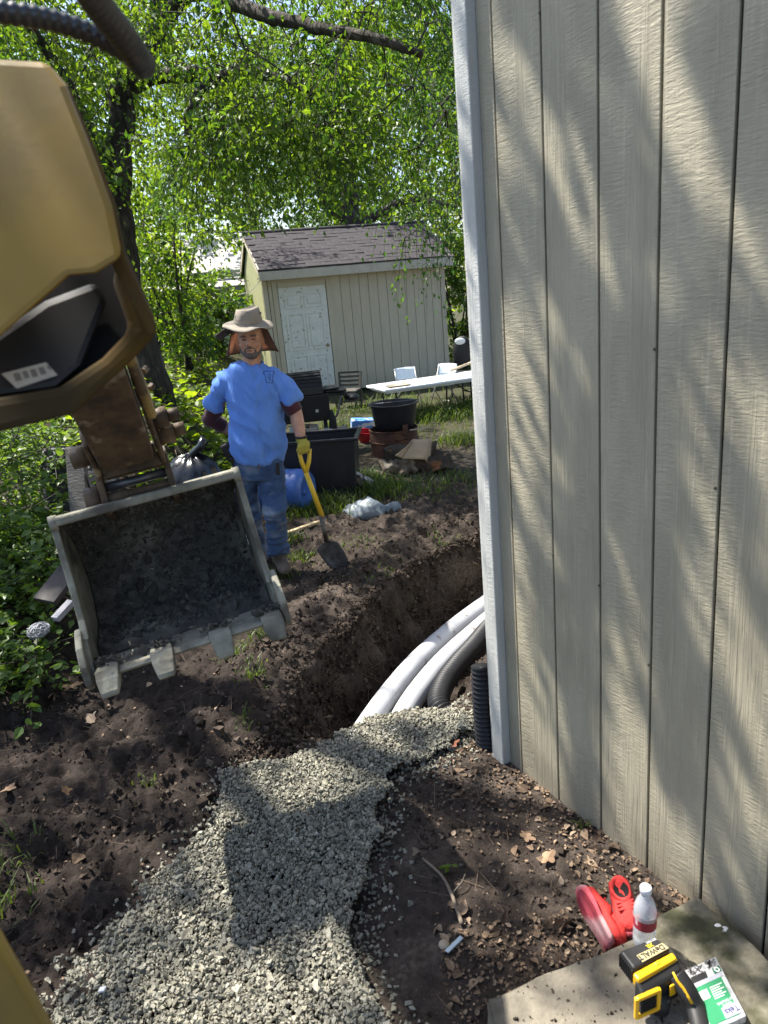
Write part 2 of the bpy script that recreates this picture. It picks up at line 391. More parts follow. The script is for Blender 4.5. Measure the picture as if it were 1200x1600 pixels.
def ground_material():
    m = bpy.data.materials.new('soil'); m.use_nodes = True; t = m.node_tree; N = t.nodes; L = t.links; b = N['Principled BSDF']
    tc = N.new('ShaderNodeTexCoord'); ge = N.new('ShaderNodeNewGeometry')
    def noise(s, d=8, r=.65):
        n = N.new('ShaderNodeTexNoise'); n.inputs['Scale'].default_value = s; n.inputs['Detail'].default_value = d; n.inputs['Roughness'].default_value = r; L.new(tc.outputs['Object'], n.inputs['Vector']); return n.outputs['Fac']
    def rng_(v, a, c): 
        r = N.new('ShaderNodeMapRange'); r.inputs['From Min'].default_value = a; r.inputs['From Max'].default_value = c; L.new(v, r.inputs['Value']); return r.outputs[0]
    def mix(f, a, c):
        x = N.new('ShaderNodeMix'); x.data_type = 'RGBA'; L.new(f, x.inputs[0])
        for i, v in ((6, a), (7, c)):
            if isinstance(v, tuple): x.inputs[i].default_value = (*v, 1)
            else: L.new(v, x.inputs[i])
        return x.outputs[2]
    damp = (.027, .021, .017); dry = (.150, .120, .096); mid = (.056, .043, .035)
    c = mix(rng_(noise(26), .36, .66), damp, mid)
    c = mix(rng_(noise(2.3, 5), .48, .66), c, mix(rng_(noise(60, 5), .4, .65), mid, dry))
    c = mix(rng_(noise(140, 3), .64, .74), c, (.20, .165, .13))
    # damper on the left of the dig: a stain of its own, not shade
    sx = N.new('ShaderNodeSeparateXYZ'); L.new(tc.outputs['Object'], sx.inputs[0])
    ad = N.new('ShaderNodeMath'); ad.operation = 'MULTIPLY_ADD'; ad.inputs[1].default_value = .8; L.new(noise(1.6, 4), ad.inputs[0]); L.new(sx.outputs['X'], ad.inputs[2])
    c = mix(rng_(ad.outputs[0], -.55, -.15), mix(rng_(noise(30), .35, .7), (.020, .0155, .013), (.046, .035, .029)), c)
    # turf soil further off
    ay = N.new('ShaderNodeMath'); ay.operation = 'MULTIPLY_ADD'; ay.inputs[1].default_value = 5; L.new(noise(.8, 5), ay.inputs[0]); L.new(sx.outputs['Y'], ay.inputs[2])
    c = mix(rng_(ay.outputs[0], 9.5, 14.0), c, mix(rng_(noise(9), .4, .6), (.036, .046, .016), (.056, .046, .030)))
    L.new(c, b.inputs['Base Color']); b.inputs['Roughness'].default_value = .93; b.inputs['Specular IOR Level'].default_value = .18
    a1 = N.new('ShaderNodeMath'); a1.operation = 'MULTIPLY_ADD'; a1.inputs[1].default_value = .5; L.new(noise(170, 6), a1.inputs[0]); L.new(noise(55, 6), a1.inputs[2])
    bp = N.new('ShaderNodeBump'); bp.inputs['Strength'].default_value = .9; bp.inputs['Distance'].default_value = .014; L.new(a1.outputs[0], bp.inputs['Height']); L.new(bp.outputs[0], b.inputs['Normal'])
    return m
tag(link('ground', gm, ground_material(), None, True), 'dug over brown garden soil and lawn with an open trench', kind='structure')

def in_poly(x, y, poly):
    r = np.zeros(x.shape, bool); n = len(poly); j = n - 1
    for i in range(n):
        a, b = poly[i], poly[j]
        c = ((a[1] > y) != (b[1] > y)) & (x < (b[0] - a[0]) * (y - a[1]) / (b[1] - a[1] + 1e-12) + a[0]); r ^= c; j = i
    return r
# ---- gravel (crushed limestone): stones heaped over the filled trench
def gravel_top(x, y):
    return .035 + .02 * n2(x, y, 2.2, 3, off=4) + .012 * n2(x, y, 9, 2, off=8) - .27 * sstep(2.78, 3.42, y + .10 * x)
GPX = [(350, 1197), (455, 1178), (520, 1150), (562, 1128), (640, 1106), (715, 1104), (738, 1130), (692, 1172), (612, 1203), (592, 1280), (575, 1360), (556, 1440), (562, 1520), (600, 1600), (640, 1720), (-20, 1760), (72, 1600), (128, 1500), (208, 1410), (288, 1320), (343, 1262)]
GPOLY = []
for q in GPX:
    z = 0.0
    for _ in range(10):
        p = G(*q, z); z = .5 * z + .5 * float(gravel_top(np.array([p[0]]), np.array([p[1]]))[0])
    GPOLY.append((p[0], p[1]))
g = np.random.default_rng(11)
N0 = 165000
x = g.uniform(-1.5, .6, N0); y = g.uniform(.95, 3.9, N0)
jx = x + .035 * n2(x, y, 9, 3, off=2); jy = y + .035 * n2(x, y, 9, 3, off=7)
k = in_poly(jx, jy, GPOLY); xe, ye = x[k], y[k]
lay = g.random(len(xe)); ze = np.maximum(gravel_top(xe, ye), height(xe, ye, False)) - .020 * lay + .004
sz = .0050 * np.exp(g.normal(size=len(xe)) * .36)
# strays kicked over the soil
ns = 2600; gp0 = np.array(GPOLY); gp = np.concatenate([gp0 + (np.roll(gp0, -1, 0) - gp0) * q for q in np.linspace(0, .95, 20)]); t = g.integers(0, len(gp), ns); sx = gp[t, 0] + g.normal(size=ns) * .055; sy = gp[t, 1] + g.normal(size=ns) * .055
keep = sy < 3.1; sx, sy = sx[keep], sy[keep]
ax = np.concatenate([xe, sx]); ay = np.concatenate([ye, sy]); az = np.concatenate([ze, height(sx, sy) + .004]); asz = np.concatenate([sz, .006 * np.exp(g.normal(size=len(sx)) * .3)])
gravel_m = attr_mat('limestone_gravel', [(.11, .104, .081), (.19, .181, .141), (.245, .233, .182), (.285, .268, .208), (.185, .182, .152), (.37, .35, .28)], .9, .5, 220)
tag(link('gravel', shards_mesh('gravel', np.stack([ax, ay, az], -1), asz, g), gravel_m), 'pale grey crushed stone gravel filling the near end of the trench', 'gravel', kind='stuff')
# ---- loose clods of earth
g = np.random.default_rng(12); N0 = 70000
x = g.uniform(-2.6, 1.4, N0); y = g.uniform(1.2, 6.8, N0)
dl = side_dist(x, y, LIP_L); dr = -side_dist(x, y, LIP_R)
den = .30 + .85 * np.exp(-((dl + .12) / .35) ** 2) * (y > 2.2) + .22 * (dr < 0) + .15 * (x < -.9)
den = den * (.25 + 1.5 * np.clip(n2(x, y, 2.2, 3, off=21) + .35, 0, 1)) * (1 - .75 * sstep(5.2, 6.8, y))
k = (g.random(N0) < den) & ~in_poly(x, y, GPOLY) & ~((x > .36) & (y < 3.0) & (x - .40 > (2.62 - y) * .552 - .02))
x, y = x[k], y[k]; dl = dl[k]
sz = np.minimum(.015, .0040 * np.exp(g.normal(size=len(x)) * .55)) * (1 + .5 * np.exp(-((dl + .1) / .3) ** 2))
clod_m = attr_mat('earth_clods', [(.018, .014, .012), (.032, .024, .019), (.048, .036, .028), (.080, .060, .047), (.036, .027, .021), (.15, .118, .092)], .95, .7, 180, .15, .006)
wy = g.uniform(2.6, 5.3, 9000); wx = np.interp(wy, LIP_L[:, 1], LIP_L[:, 0]) + g.uniform(-.03, .20, 9000); ws_ = np.minimum(.017, .0052 * np.exp(g.normal(size=9000) * .6))
x = np.concatenate([x, wx]); y = np.concatenate([y, wy]); sz = np.concatenate([sz, ws_])
tag(link('earth_clods', shards_mesh('earth_clods', np.stack([x, y, height(x, y) + sz * .25], -1), sz, g, (1, .9, .75), .42), clod_m), 'loose crumbs and clods of dark earth around the trench', 'soil', kind='stuff')

# ---- litter: small dry leaf fragments and twigs
g = np.random.default_rng(13)
def litter(n, x0, x1, y0, y1, cond):
    x = g.uniform(x0, x1, n); y = g.uniform(y0, y1, n); k = cond(x, y) & ~in_poly(x, y, GPOLY); return x[k], y[k]
def wall_side(x, y): return (x - .40) * .875 + (y - 2.62) * .483      # metres in front (-) of the near wall's face
a = litter(24000, -.15, 1.2, .9, 3.1, lambda x, y: (wall_side(x, y) < -.02) & (g.random(len(x)) < np.clip(.10 + .75 * np.exp(wall_side(x, y) / .16) + .5 * (y < 1.75) + .2 * n2(x, y, 3, 2), 0, 1)) & (side_dist(x, y, LIP_R) > .05))
b_ = litter(1500, -2.4, -.6, 1.3, 4.2, lambda x, y: (g.random(len(x)) < .22 + .3 * (n2(x, y, 1.5, 2, off=3) > .1)) & (side_dist(x, y, LIP_L) < -.05))
c_ = litter(1500, -1.2, 1.6, 4.2, 9, lambda x, y: (g.random(len(x)) < .25) & (side_dist(x, y, LIP_L) < -.05))
x = np.concatenate([a[0], b_[0], c_[0]]); y = np.concatenate([a[1], b_[1], c_[1]]); n = len(x)
dirs = np.stack([g.normal(size=n), g.normal(size=n), g.normal(size=n) * .25], -1)
lit_m = attr_mat('dry_leaf', [(.045, .030, .020), (.10, .067, .043), (.16, .108, .070), (.24, .168, .112), (.12, .08, .05), (.33, .25, .175)], .8, .3, 120)
tag(link('leaf_litter', leaf_mesh('leaf_litter', np.stack([x, y, height(x, y) + .008], -1), dirs, .0095 * np.exp(g.normal(size=n) * .62), g, LEAF8, .6), lit_m), 'brown crumbled dry leaf litter on the soil', 'leaf litter', kind='stuff')
n = 420; x = np.concatenate([g.uniform(-2.2, -.6, 200), g.uniform(0, 1, 120), g.uniform(-1, 1.2, 100)]); y = np.concatenate([g.uniform(1.4, 4.2, 200), g.uniform(1.1, 2.6, 120), g.uniform(4.2, 6.5, 100)])
k = (wall_side(x, y) < -.03) | (y > 3); x, y = x[k], y[k]; n = len(x)
p0 = np.stack([x, y, height(x, y) + .006], -1); an = g.uniform(0, 6.28, n); ln = .03 + .07 * g.random(n)
p1 = p0 + np.stack([np.cos(an) * ln, np.sin(an) * ln, .012 * g.normal(size=n) + .008], -1)
tag(link('loose_twigs', sticks_mesh('loose_twigs', list(zip(p0, p1, np.full(n, .0016), np.full(n, .0009)))), mat('twig', (.17, .125, .085), (.06, .045, .032), .85, 40)), 'thin broken twigs and straw scattered on the soil', 'twigs', kind='stuff')

# ---- grass
g = np.random.default_rng(14)
def blades(name, x, y, hgt, lab, m, lean=1.1):
    n = len(x); z = height(x, y); an = g.uniform(0, 6.28, n); h = hgt * (.5 + g.random(n)); w_ = .0020 + .0014 * g.random(n) + .0003 * np.hypot(x, y) 
    dx, dy = np.cos(an), np.sin(an); le = lean * (.3 + g.random(n)) * h
    b0 = np.stack([x - dy * w_, y + dx * w_, z - .01], -1); b1 = np.stack([x + dy * w_, y - dx * w_, z - .01], -1)
    m0 = np.stack([x + dx * le * .35 - dy * w_ * .8, y + dy * le * .35 + dx * w_ * .8, z + h * .6], -1); m1 = np.stack([x + dx * le * .35 + dy * w_ * .8, y + dy * le * .35 - dx * w_ * .8, z + h * .6], -1)
    tp = np.stack([x + dx * le, y + dy * le, z + h * .92], -1)
    V = np.stack([b0, b1, m1, m0, tp], 1).reshape(-1, 3); F = np.array([(0, 1, 2), (0, 2, 3), (3, 2, 4)])
    me = np_mesh(name, V, (F[None] + (np.arange(n) * 5)[:, None, None]).reshape(-1, 3), 3)
    me.attributes.new('rnd', 'FLOAT', 'FACE').data.foreach_set('value', np.repeat(g.random(n), 3).astype(np.float32))
    return tag(link(name, me, m), lab, 'grass', kind='stuff')
grass_m = leaf_mat('grass_blade', (.050, .090, .016), (.120, .160, .040), .42, (1.5, 1.5, .6), .5)
xs, ys, hs = [], [], []
def patch(px, py, r, n, h, ry=None):
    c = hit(px, py); a = g.normal(size=(n, 2)) * np.array([r, ry or r]) * .55
    xs.append(c[0] + a[:, 0]); ys.append(c[1] + a[:, 1]); hs.append(np.full(n, h) * np.exp(-(a ** 2).sum(1) / r ** 2 * .4))
for q in ((470, 800, .30, 420, .12), (505, 795, .25, 260, .12), (545, 800, .22, 150, .10), (590, 770, .30, 420, .15), (640, 765, .40, 240, .10), (700, 750, .40, 200, .08), (570, 755, .2, 300, .15),
          (470, 875, .12, 130, .06), (455, 850, .10, 120, .08), (400, 1000, .13, 90, .055), (395, 1055, .07, 60, .05), (365, 1030, .1, 60, .05), (600, 900, .2, 60, .04), (700, 880, .15, 60, .05), (560, 850, .25, 90, .04),
          (725, 692, .35, 420, .15), (700, 650, .5, 420, .18), (735, 640, .6, 420, .2), (670, 655, .4, 300, .18), (530, 668, .4, 160, .12), (545, 645, .4, 120, .1), (500, 650, .4, 100, .12), (620, 636, .6, 300, .2), (515, 702, .3, 200, .10), (440, 900, .12, 60, .06),
          (230, 1230, .06, 14, .04), (30, 1330, .1, 30, .06), (10, 1420, .1, 40, .07), (905, 1290, .03, 8, .04), (380, 1130, .06, 20, .04)):
    patch(*q)
m_ = 5000; bx = g.uniform(-6, 6, m_); by = g.uniform(9, 24, m_); kk = n2(bx, by, .7, 3, off=31) > -.05; xs.append(bx[kk]); ys.append(by[kk]); hs.append(np.full(kk.sum(), .16))
x = np.concatenate(xs); y = np.concatenate(ys); h = np.concatenate(hs)
k = ~((side_dist(x, y, LIP_L) > -.02) & (-side_dist(x, y, LIP_R) > -.02)); blades('grass', x[k], y[k], h[k], 'tufts of bright green grass growing through the yard soil', grass_m)

# ---- root hairs and straws hanging from the cut faces
g = np.random.default_rng(15); segs = []
for i in range(150):
    k = g.integers(3, 8); a = LIP_L[k] + (LIP_L[k + 1] - LIP_L[k]) * g.random() if k + 1 < len(LIP_L) else LIP_L[k]
    p = np.array([a[0] + .07 + .05 * g.random(), a[1] - .04, 0]); p[2] = float(height(p[:1], p[1:2])[0]) + .02; d = np.array([g.normal() * .6 + .3, g.normal() * .5 - .5, g.normal() * .5]); d *= (.02 + .07 * g.random()) / np.linalg.norm(d)
    segs.append((p, p + d, .0012, .0009)); segs.append((p + d, p + d * 1.6 + g.normal(size=3) * .015, .0009, .0005))
tag(link('root_hairs', sticks_mesh('root_hairs', segs, 4), mat('root_fibre', (.24, .18, .12), (.12, .09, .06), .85, 40)), 'thin pale roots hanging from the cut trench face', 'roots', kind='stuff')
# ================================================================== BUILDINGS
def siding_material(name, ca, cb, cs, strength=.9, scale=1.0, dist=.004, stain=None):
    """painted rough-sawn plywood: vertical grain, cross saw ripples and raised fibres"""
    m = bpy.data.materials.new(name); m.use_nodes = True; t = m.node_tree; N = t.nodes; L = t.links; b = N['Principled BSDF']
    tc = N.new('ShaderNodeTexCoord'); oi = N.new('ShaderNodeObjectInfo')
    ad = N.new('ShaderNodeVectorMath'); ad.operation = 'MULTIPLY_ADD'; ad.inputs[1].default_value = (37, 15, 71); cx = N.new('ShaderNodeCombineXYZ')
    for i in range(3): L.new(oi.outputs['Random'], cx.inputs[i])
    L.new(cx.outputs[0], ad.inputs[0]); L.new(tc.outputs['Object'], ad.inputs[2])
    def noise(st, s, d=5, dis=0, r=.6):
        mp = N.new('ShaderNodeMapping'); mp.inputs['Scale'].default_value = st; L.new(ad.outputs[0], mp.inputs[0])
        n = N.new('ShaderNodeTexNoise'); n.inputs['Scale'].default_value = s * scale; n.inputs['Detail'].default_value = d; n.inputs['Distortion'].default_value = dis; n.inputs['Roughness'].default_value = r; L.new(mp.outputs[0], n.inputs['Vector']); return n.outputs['Fac']
    def rg(v, a, c, lo=0, hi=1):
        r = N.new('ShaderNodeMapRange'); r.inputs['From Min'].default_value = a; r.inputs['From Max'].default_value = c; r.inputs['To Min'].default_value = lo; r.inputs['To Max'].default_value = hi; L.new(v, r.inputs['Value']); return r.outputs[0]
    def ma(op, a, c):
        q = N.new('ShaderNodeMath'); q.operation = op
        for i, v in enumerate((a, c)):
            if isinstance(v, (int, float)): q.inputs[i].default_value = v
            else: L.new(v, q.inputs[i])
        return q.outputs[0]
    def mix(f, a, c):
        x = N.new('ShaderNodeMix'); x.data_type = 'RGBA'; L.new(f, x.inputs[0])
        for i, v in ((6, a), (7, c)):
            if isinstance(v, tuple): x.inputs[i].default_value = (*v, 1)
            else: L.new(v, x.inputs[i])
        return x.outputs[2]
    ripple = noise((11, 11, 58), 2.2, 4, .7, .55)              # cross ripples
    fine = noise((40, 40, 60), 4, 4, .3)
    grain = noise((75, 75, 1.6), 1.6, 4, .6, .55)           # long vertical grain
    lines = noise((26, 26, .55), 3.0, 2, 1.4, .45)
    band = rg(noise((5.2, 5.2, .35), 1.7, 2, .4), .47, .60)  # where the grain stands out instead of the ripples
    cracks = rg(lines, .52, .47, 0, 1)
    h1 = ma('ADD', ma('MULTIPLY', ripple, 1.3), ma('MULTIPLY', fine, .35))
    h2 = ma('ADD', ma('MULTIPLY', grain, .9), ma('MULTIPLY', cracks, .55))
    mm = N.new('ShaderNodeMix'); L.new(band, mm.inputs[0]); L.new(h1, mm.inputs[2]); L.new(h2, mm.inputs[3])
    h = ma('ADD', mm.outputs[0], ma('MULTIPLY', grain, .25))
    bp = N.new('ShaderNodeBump'); bp.inputs['Strength'].default_value = strength; bp.inputs['Distance'].default_value = dist; L.new(h, bp.inputs['Height']); L.new(bp.outputs[0], b.inputs['Normal'])
    c = mix(rg(noise((6, 6, 2), 1.2, 6), .38, .64), cb, ca)
    c = mix(rg(ma('ADD', grain, ma('MULTIPLY', fine, .4)), .78, .88, 0, .45), c, cs)
    c = mix(rg(noise((90, 90, 18), 2.2, 3), .70, .76, 0, .5), c, tuple(v * .45 for v in cb))
    if stain:
        sx = N.new('ShaderNodeSeparateXYZ'); L.new(tc.outputs['Object'], sx.inputs[0])
        q = ma('ADD', sx.outputs['Z'], ma('MULTIPLY', noise((9, 9, 1.5), 2, 5), .38)); c = mix(rg(q, stain[1], stain[2], stain[3], 0), c, stain[0])
    L.new(c, b.inputs['Base Color']); b.inputs['Roughness'].default_value = .62; b.inputs['Specular IOR Level'].default_value = .35
    return m
M_wall = siding_material('olive_beige_siding', (.37, .335, .245), (.30, .272, .198), (.44, .40, .305), .62, 1, .0038, ((.19, .16, .115), .10, .50, .7))
M_trim = siding_material('pale_trim_paint', (.50, .505, .48), (.42, .425, .40), (.58, .58, .56), .6, 1.3, .003, ((.30, .30, .27), .05, .55, .5))
M_dark = mat('dark_gap', (.02, .018, .015), rough=.95)

# ---- the near building on the right: grooved siding with a corner board
W0 = np.array([.423, 2.544]); W_TH = math.atan2(-.875, .483)
house = thing('near_shed', 'olive beige shed with grooved wood siding filling the right side', 'building', (W0[0], W0[1], 0), (0, -.016, W_TH))
WH = 3.9; s0, gap = .0, .0085
edges = [.028, .105, .318] + [.125 + .2035 * i for i in range(2, 24)]
for a, b_ in zip(edges[:-1], edges[1:]):
    i0 = .002 if a == .028 else gap / 2
    mb = MB(); x0, x1 = a + i0, b_ - gap / 2
    zb = -.06 + .012 * math.sin(a * 31)
    mb.box(((x0 + x1) / 2, .006 + .0012 * math.sin(a * 57), (WH + zb) / 2), (x1 - x0, .012, WH - zb), None, .0022)
    mb.build('siding_board', M_wall, house)
MB().box((2.35, .022, WH / 2 - .03), (4.9, .012, WH + .02)).build('backing_sheet', M_dark, house)
MB().box((-.006, -.011, WH / 2 - .035), (.068, .05, WH + .03), None, .004).build('corner_board', M_trim, house)
MB().box((-.053, .040, WH / 2 - .033), (.024, .125, WH + .03), None, .004).build('corner_board', M_trim, house)
MB().box((2.36, .03 + 2.0, WH / 2 - .035), (4.88, 3.95, WH - .02)).build('wall_core', M_wall, house)
rf = MB()
rf.prism([(-.3, -.10, WH), (-.3, 2.0, WH + .95), (-.3, 4.15, WH), (-.3, 4.15, WH + .09), (-.3, 2.0, WH + 1.05), (-.3, -.10, WH + .09)], (0, 0, 0), (5.4, 0, 0))
rf.build('roof', mat('shed_shingle_grey', (.07, .068, .065), (.04, .04, .04), .9, 30), house)
# a few nail heads, knots and a hook high on the boards
nm = mat('nail_rust', (.10, .08, .06), rough=.6)
for sx_, sz_ in ((.33, 2.62), (.77, 2.95), (.74, 1.7), (.33, 1.0), (.54, .95), (.74, .75), (.94, 1.35)):
    MB().ell((sx_ - .012, -.001, sz_), (.005, .003, .005), 8, 5).build('nail_head', nm, house, True)

# ---- the garden shed at the back
M_shed = siding_material('beige_shed_siding', (.55, .485, .375), (.50, .44, .34), (.60, .54, .43), .5, 1, .003, ((.26, .22, .16), .05, .6, .6))
M_sfas = mat('shed_fascia_paint', (.56, .51, .43), (.48, .43, .36), .6, 6, bump=.1)
M_shin = mat('asphalt_shingle', (.052, .046, .050), (.028, .025, .028), .95, 40, bump=.5, bscale=220, c3=(.085, .075, .075), s3=3, dist=.003)
psi = math.radians(15.5)
fl = np.array([-1.88, 13.80]); shed = thing('garden_shed', 'beige garden shed with white door and dark shingle roof', 'shed', (fl[0], fl[1], 0), (0, 0, psi))
SW, SD, SE, SR = 3.60, 2.7, 2.34, 3.04
def board_wall(par, n, x0, x1, face, top, side=False):
    for i in range(n):
        a = x0 + (x1 - x0) * i / n + .004; c = x0 + (x1 - x0) * (i + 1) / n - .004
        mb = MB()
        if not side: mb.box(((a + c) / 2, face, (top(a) + .06) / 2), (c - a, .014, top(a) - .06))
        else:
            za, zc = top(a), top(c); mb.prism([(face - .007, a, .06), (face - .007, c, .06), (face - .007, c, zc), (face - .007, a, za)], (0, 0, 0), (.014, 0, 0))
        mb.build('siding_board', M_shed, par)
DX0, DX1, DH = .275, 1.195, 2.06
board_wall(shed, 1, .10, DX0 - .10, 0, lambda q: SE)
board_wall(shed, 12, DX1 + .10, SW - .09, 0, lambda q: SE)
MB().box(((DX0 + DX1) / 2, -.001, (DH + .10 + SE) / 2), (DX1 - DX0 + .2, .014, SE - DH - .10)).build('siding_board', M_shed, shed)
M_side = siding_material('green_lit_siding', (.36, .35, .20), (.30, .31, .17), (.42, .40, .26), .5, 1, .003)  # gable boards: the yellow-green light on that side is put into their colour
def gable(v): return SE + (SR - SE) * (1 - abs(v - SD / 2) / (SD / 2)) - .02
for i in range(12):
    a = .02 + (SD - .04) * i / 12 + .004; c = .02 + (SD - .04) * (i + 1) / 12 - .004
    MB().prism([(-.007, a, .06), (-.007, c, .06), (-.007, c, gable(c)), (-.007, (a + c) / 2, gable((a + c) / 2)), (-.007, a, gable(a))], (0, 0, 0), (.014, 0, 0)).build('siding_board', M_side, shed)
MB().box((SW / 2, SD / 2 + .02, SE / 2), (SW - .03, SD - .05, SE - .02)).build('wall_core', M_dark, shed)
MB().prism([(0, .05, SE - .05), (0, SD / 2, SR - .08), (0, SD - .05, SE - .05)], (.02, 0, 0), (SW - .02, 0, 0)).build('gable_core', M_dark, shed)
for xx in (.045, SW - .04): MB().box((xx, -.006, SE / 2), (.09, .03, SE - .1)).build('corner_board', M_shed, shed)
for z0_, z1_, x0_, x1_ in ((0, DH + .10, DX0 - .10, DX0 - .005), (0, DH + .10, DX1 + .005, DX1 + .10)):
    MB().box(((x0_ + x1_) / 2, -.008, (z0_ + z1_) / 2 + .02), (x1_ - x0_, .034, z1_ - z0_ - .04), None, .004).build('door_casing', M_shed, shed)
MB().box(((DX0 + DX1) / 2, -.008, DH + .055), (DX1 - DX0 - .012, .034, .09), None, .004).build('door_casing', M_shed, shed)
M_door = mat('worn_white_door_paint', (.76, .74, .70), (.66, .66, .62), .55, 7, c3=(.36, .31, .24), s3=16, t3=(.62, .67), bump=.1)
door = MB().box(((DX0 + DX1) / 2, .004, DH / 2 + .02), (DX1 - DX0 - .014, .03, DH - .02), None, .003).build('door', M_door, shed)
for ix in (0, 1):
    for (za, zb) in ((.16, .80), (.92, 1.58), (1.70, 1.94)):
        xa = DX0 + .105 + ix * .38; mb = MB()
        w_, h_ = .32, zb - za; cxp, czp = xa + w_ / 2, (za + zb) / 2
        for (ox, oz, ww, hh) in ((0, h_ / 2, w_, .025), (0, -h_ / 2, w_, .025), (-w_ / 2, 0, .025, h_ - .026), (w_ / 2, 0, .025, h_ - .026)): mb.box((cxp + ox, -.014, czp + oz), (ww, .018, hh), None, .004)
        mb.box((cxp, -.015, czp), (w_ - .10, .018, h_ - .10), None, .007)
        mb.build('door_panel', M_door, door)
kn = MB(); Mx = Matrix.Rotation(math.pi / 2, 3, 'X'); kn.lathe([(.03, 0), (.03, .006), (.012, .008), (.012, .03), (.026, .04), (.03, .055), (.022, .068), (.005, .07)], 14, (DX1 - .08, -.01, .96), Mx)
kn.build('knob', mat('tarnished_brass', (.35, .28, .16), rough=.35, metal=.9), door, True)
MB().box((SW / 2 + .03, -.215, SE - .035), (SW + .18, .03, .17), None, .004).build('fascia', M_sfas, shed)
MB().box((SW / 2, -.10, SE - .075), (SW + .2, .20, .012)).build('soffit', M_sfas, shed)
for yy in (0, 1):      # barge boards on the visible gable
    p = [(-.055, -.20, SE + .02), (-.055, SD / 2, SR + .04)] if yy == 0 else [(-.055, SD / 2, SR + .04), (-.055, SD + .2, SE + .02)]
    MB().bar(p[0], p[1], .025, .12).build('barge_board', M_shed, shed)
sl_ = math.atan2(SR + .08 - (SE + .0), SD / 2 + .23); rl = math.hypot(SR + .08 - SE, SD / 2 + .23)
roof = MB(); 
roof.prism([(0, -.23, SE + .035), (0, SD / 2, SR + .085), (0, SD + .23, SE + .035), (0, SD + .23, SE + .06), (0, SD / 2, SR + .115), (0, -.23, SE + .06)], (-.07, 0, 0), (SW + .14, 0, 0))
roof = roof.build('roof', M_shin, shed)
sh = [MB().box((0, .075, .003), (.296 + .001 * q, .165, .007 + .002 * q), None, 0).mesh('shingle') for q in range(3)]
for q in sh: q.materials.append(M_shin)
nrow = 12; g = np.random.default_rng(3)
for r in range(nrow):
    u = (r + .05) / nrow; y_ = -.235 + u * (SD / 2 + .23); z_ = SE + .062 + u * (SR + .115 - SE - .06)
    k0 = .08 + (.15 if r % 2 else 0) + .02 * g.random(); x_ = k0
    while x_ < SW + .01:
        o = bpy.data.objects.new('shingle', sh[int(g.integers(3))]); COL.objects.link(o); o.parent = roof
        o.location = (min(x_, SW + .0), y_ + .006 * g.normal(), z_ + .004 * g.random()); o.rotation_euler = (sl_ - .035, 0, .006 * g.normal()); x_ += .302
MB().tube([(-.07, SD / 2, SR + .12), (SW + .14, SD / 2, SR + .12)], (.045), 8).build('ridge_cap', M_shin, roof, True)
wire_m = mat('wire', (.55, .55, .52), rough=.5)
wp = []
for i in range(13): u = i / 12; a, c = P(373, 460, 14.2), P(411, 432, 13.55); q = a + (c - a) * u; q[2] -= .08 * math.sin(math.pi * u); wp.append(q)
# ---- neighbour's house beyond the shrubs
nb0 = P(226, 520, 27); nb = thing('neighbour_house', 'pale green neighbour house with light roof beyond the shrubs', 'house', (nb0[0], 27, 0), (0, 0, math.radians(4)))
M_lap = mat('pale_green_lap_siding', (.42, .46, .33), (.36, .40, .28), .6, 3, stretch=(1, 1, 9))
top = P(370, 452, 27)[2]
MB().box((3.5, 3, top / 2), (9.5, 6, top)).build('wall', M_lap, nb)
for i in range(22): MB().box((3.5, -.012, .09 + i * .135), (9.5, .022, .118), (math.radians(7), 0, 0)).build('lap_board', M_lap, nb)
MB().prism([(0, -.5, top + .02), (0, 3, top + 1.9), (0, 6.5, top + .02), (0, 6.5, top + .14), (0, 3, top + 2.05), (0, -.5, top + .14)], (-1.7, 0, 0), (8.8, 0, 0)).build('roof', mat('pale_roof', (.50, .47, .45), (.42, .40, .38), .8, 12), nb)
MB().box((3.5, -.52, top + .05), (10.6, .06, .16)).build('gutter', mat('gutter_grey', (.30, .29, .27)), nb)
wx = P(369, 480, 27)[0] - nb0[0]; wz = P(369, 478, 27)[2]
wn = MB()
for ox, oz, ww, hh in ((-.36, 0, .09, 1.5), (.36, 0, .09, 1.5), (0, .70, .64, .09), (0, -.70, .64, .09), (0, 0, .64, .05)): wn.box((wx + ox, -.05, wz + oz), (ww, .08, hh))
wn = wn.build('window', mat('window_white', (.62, .70, .68)), nb)
MB().box((wx, -.028, wz), (.66, .012, 1.34)).build('pane', mat('window_glass', (.09, .22, .16), (.05, .12, .09), .08, 2, spec=.8), wn)

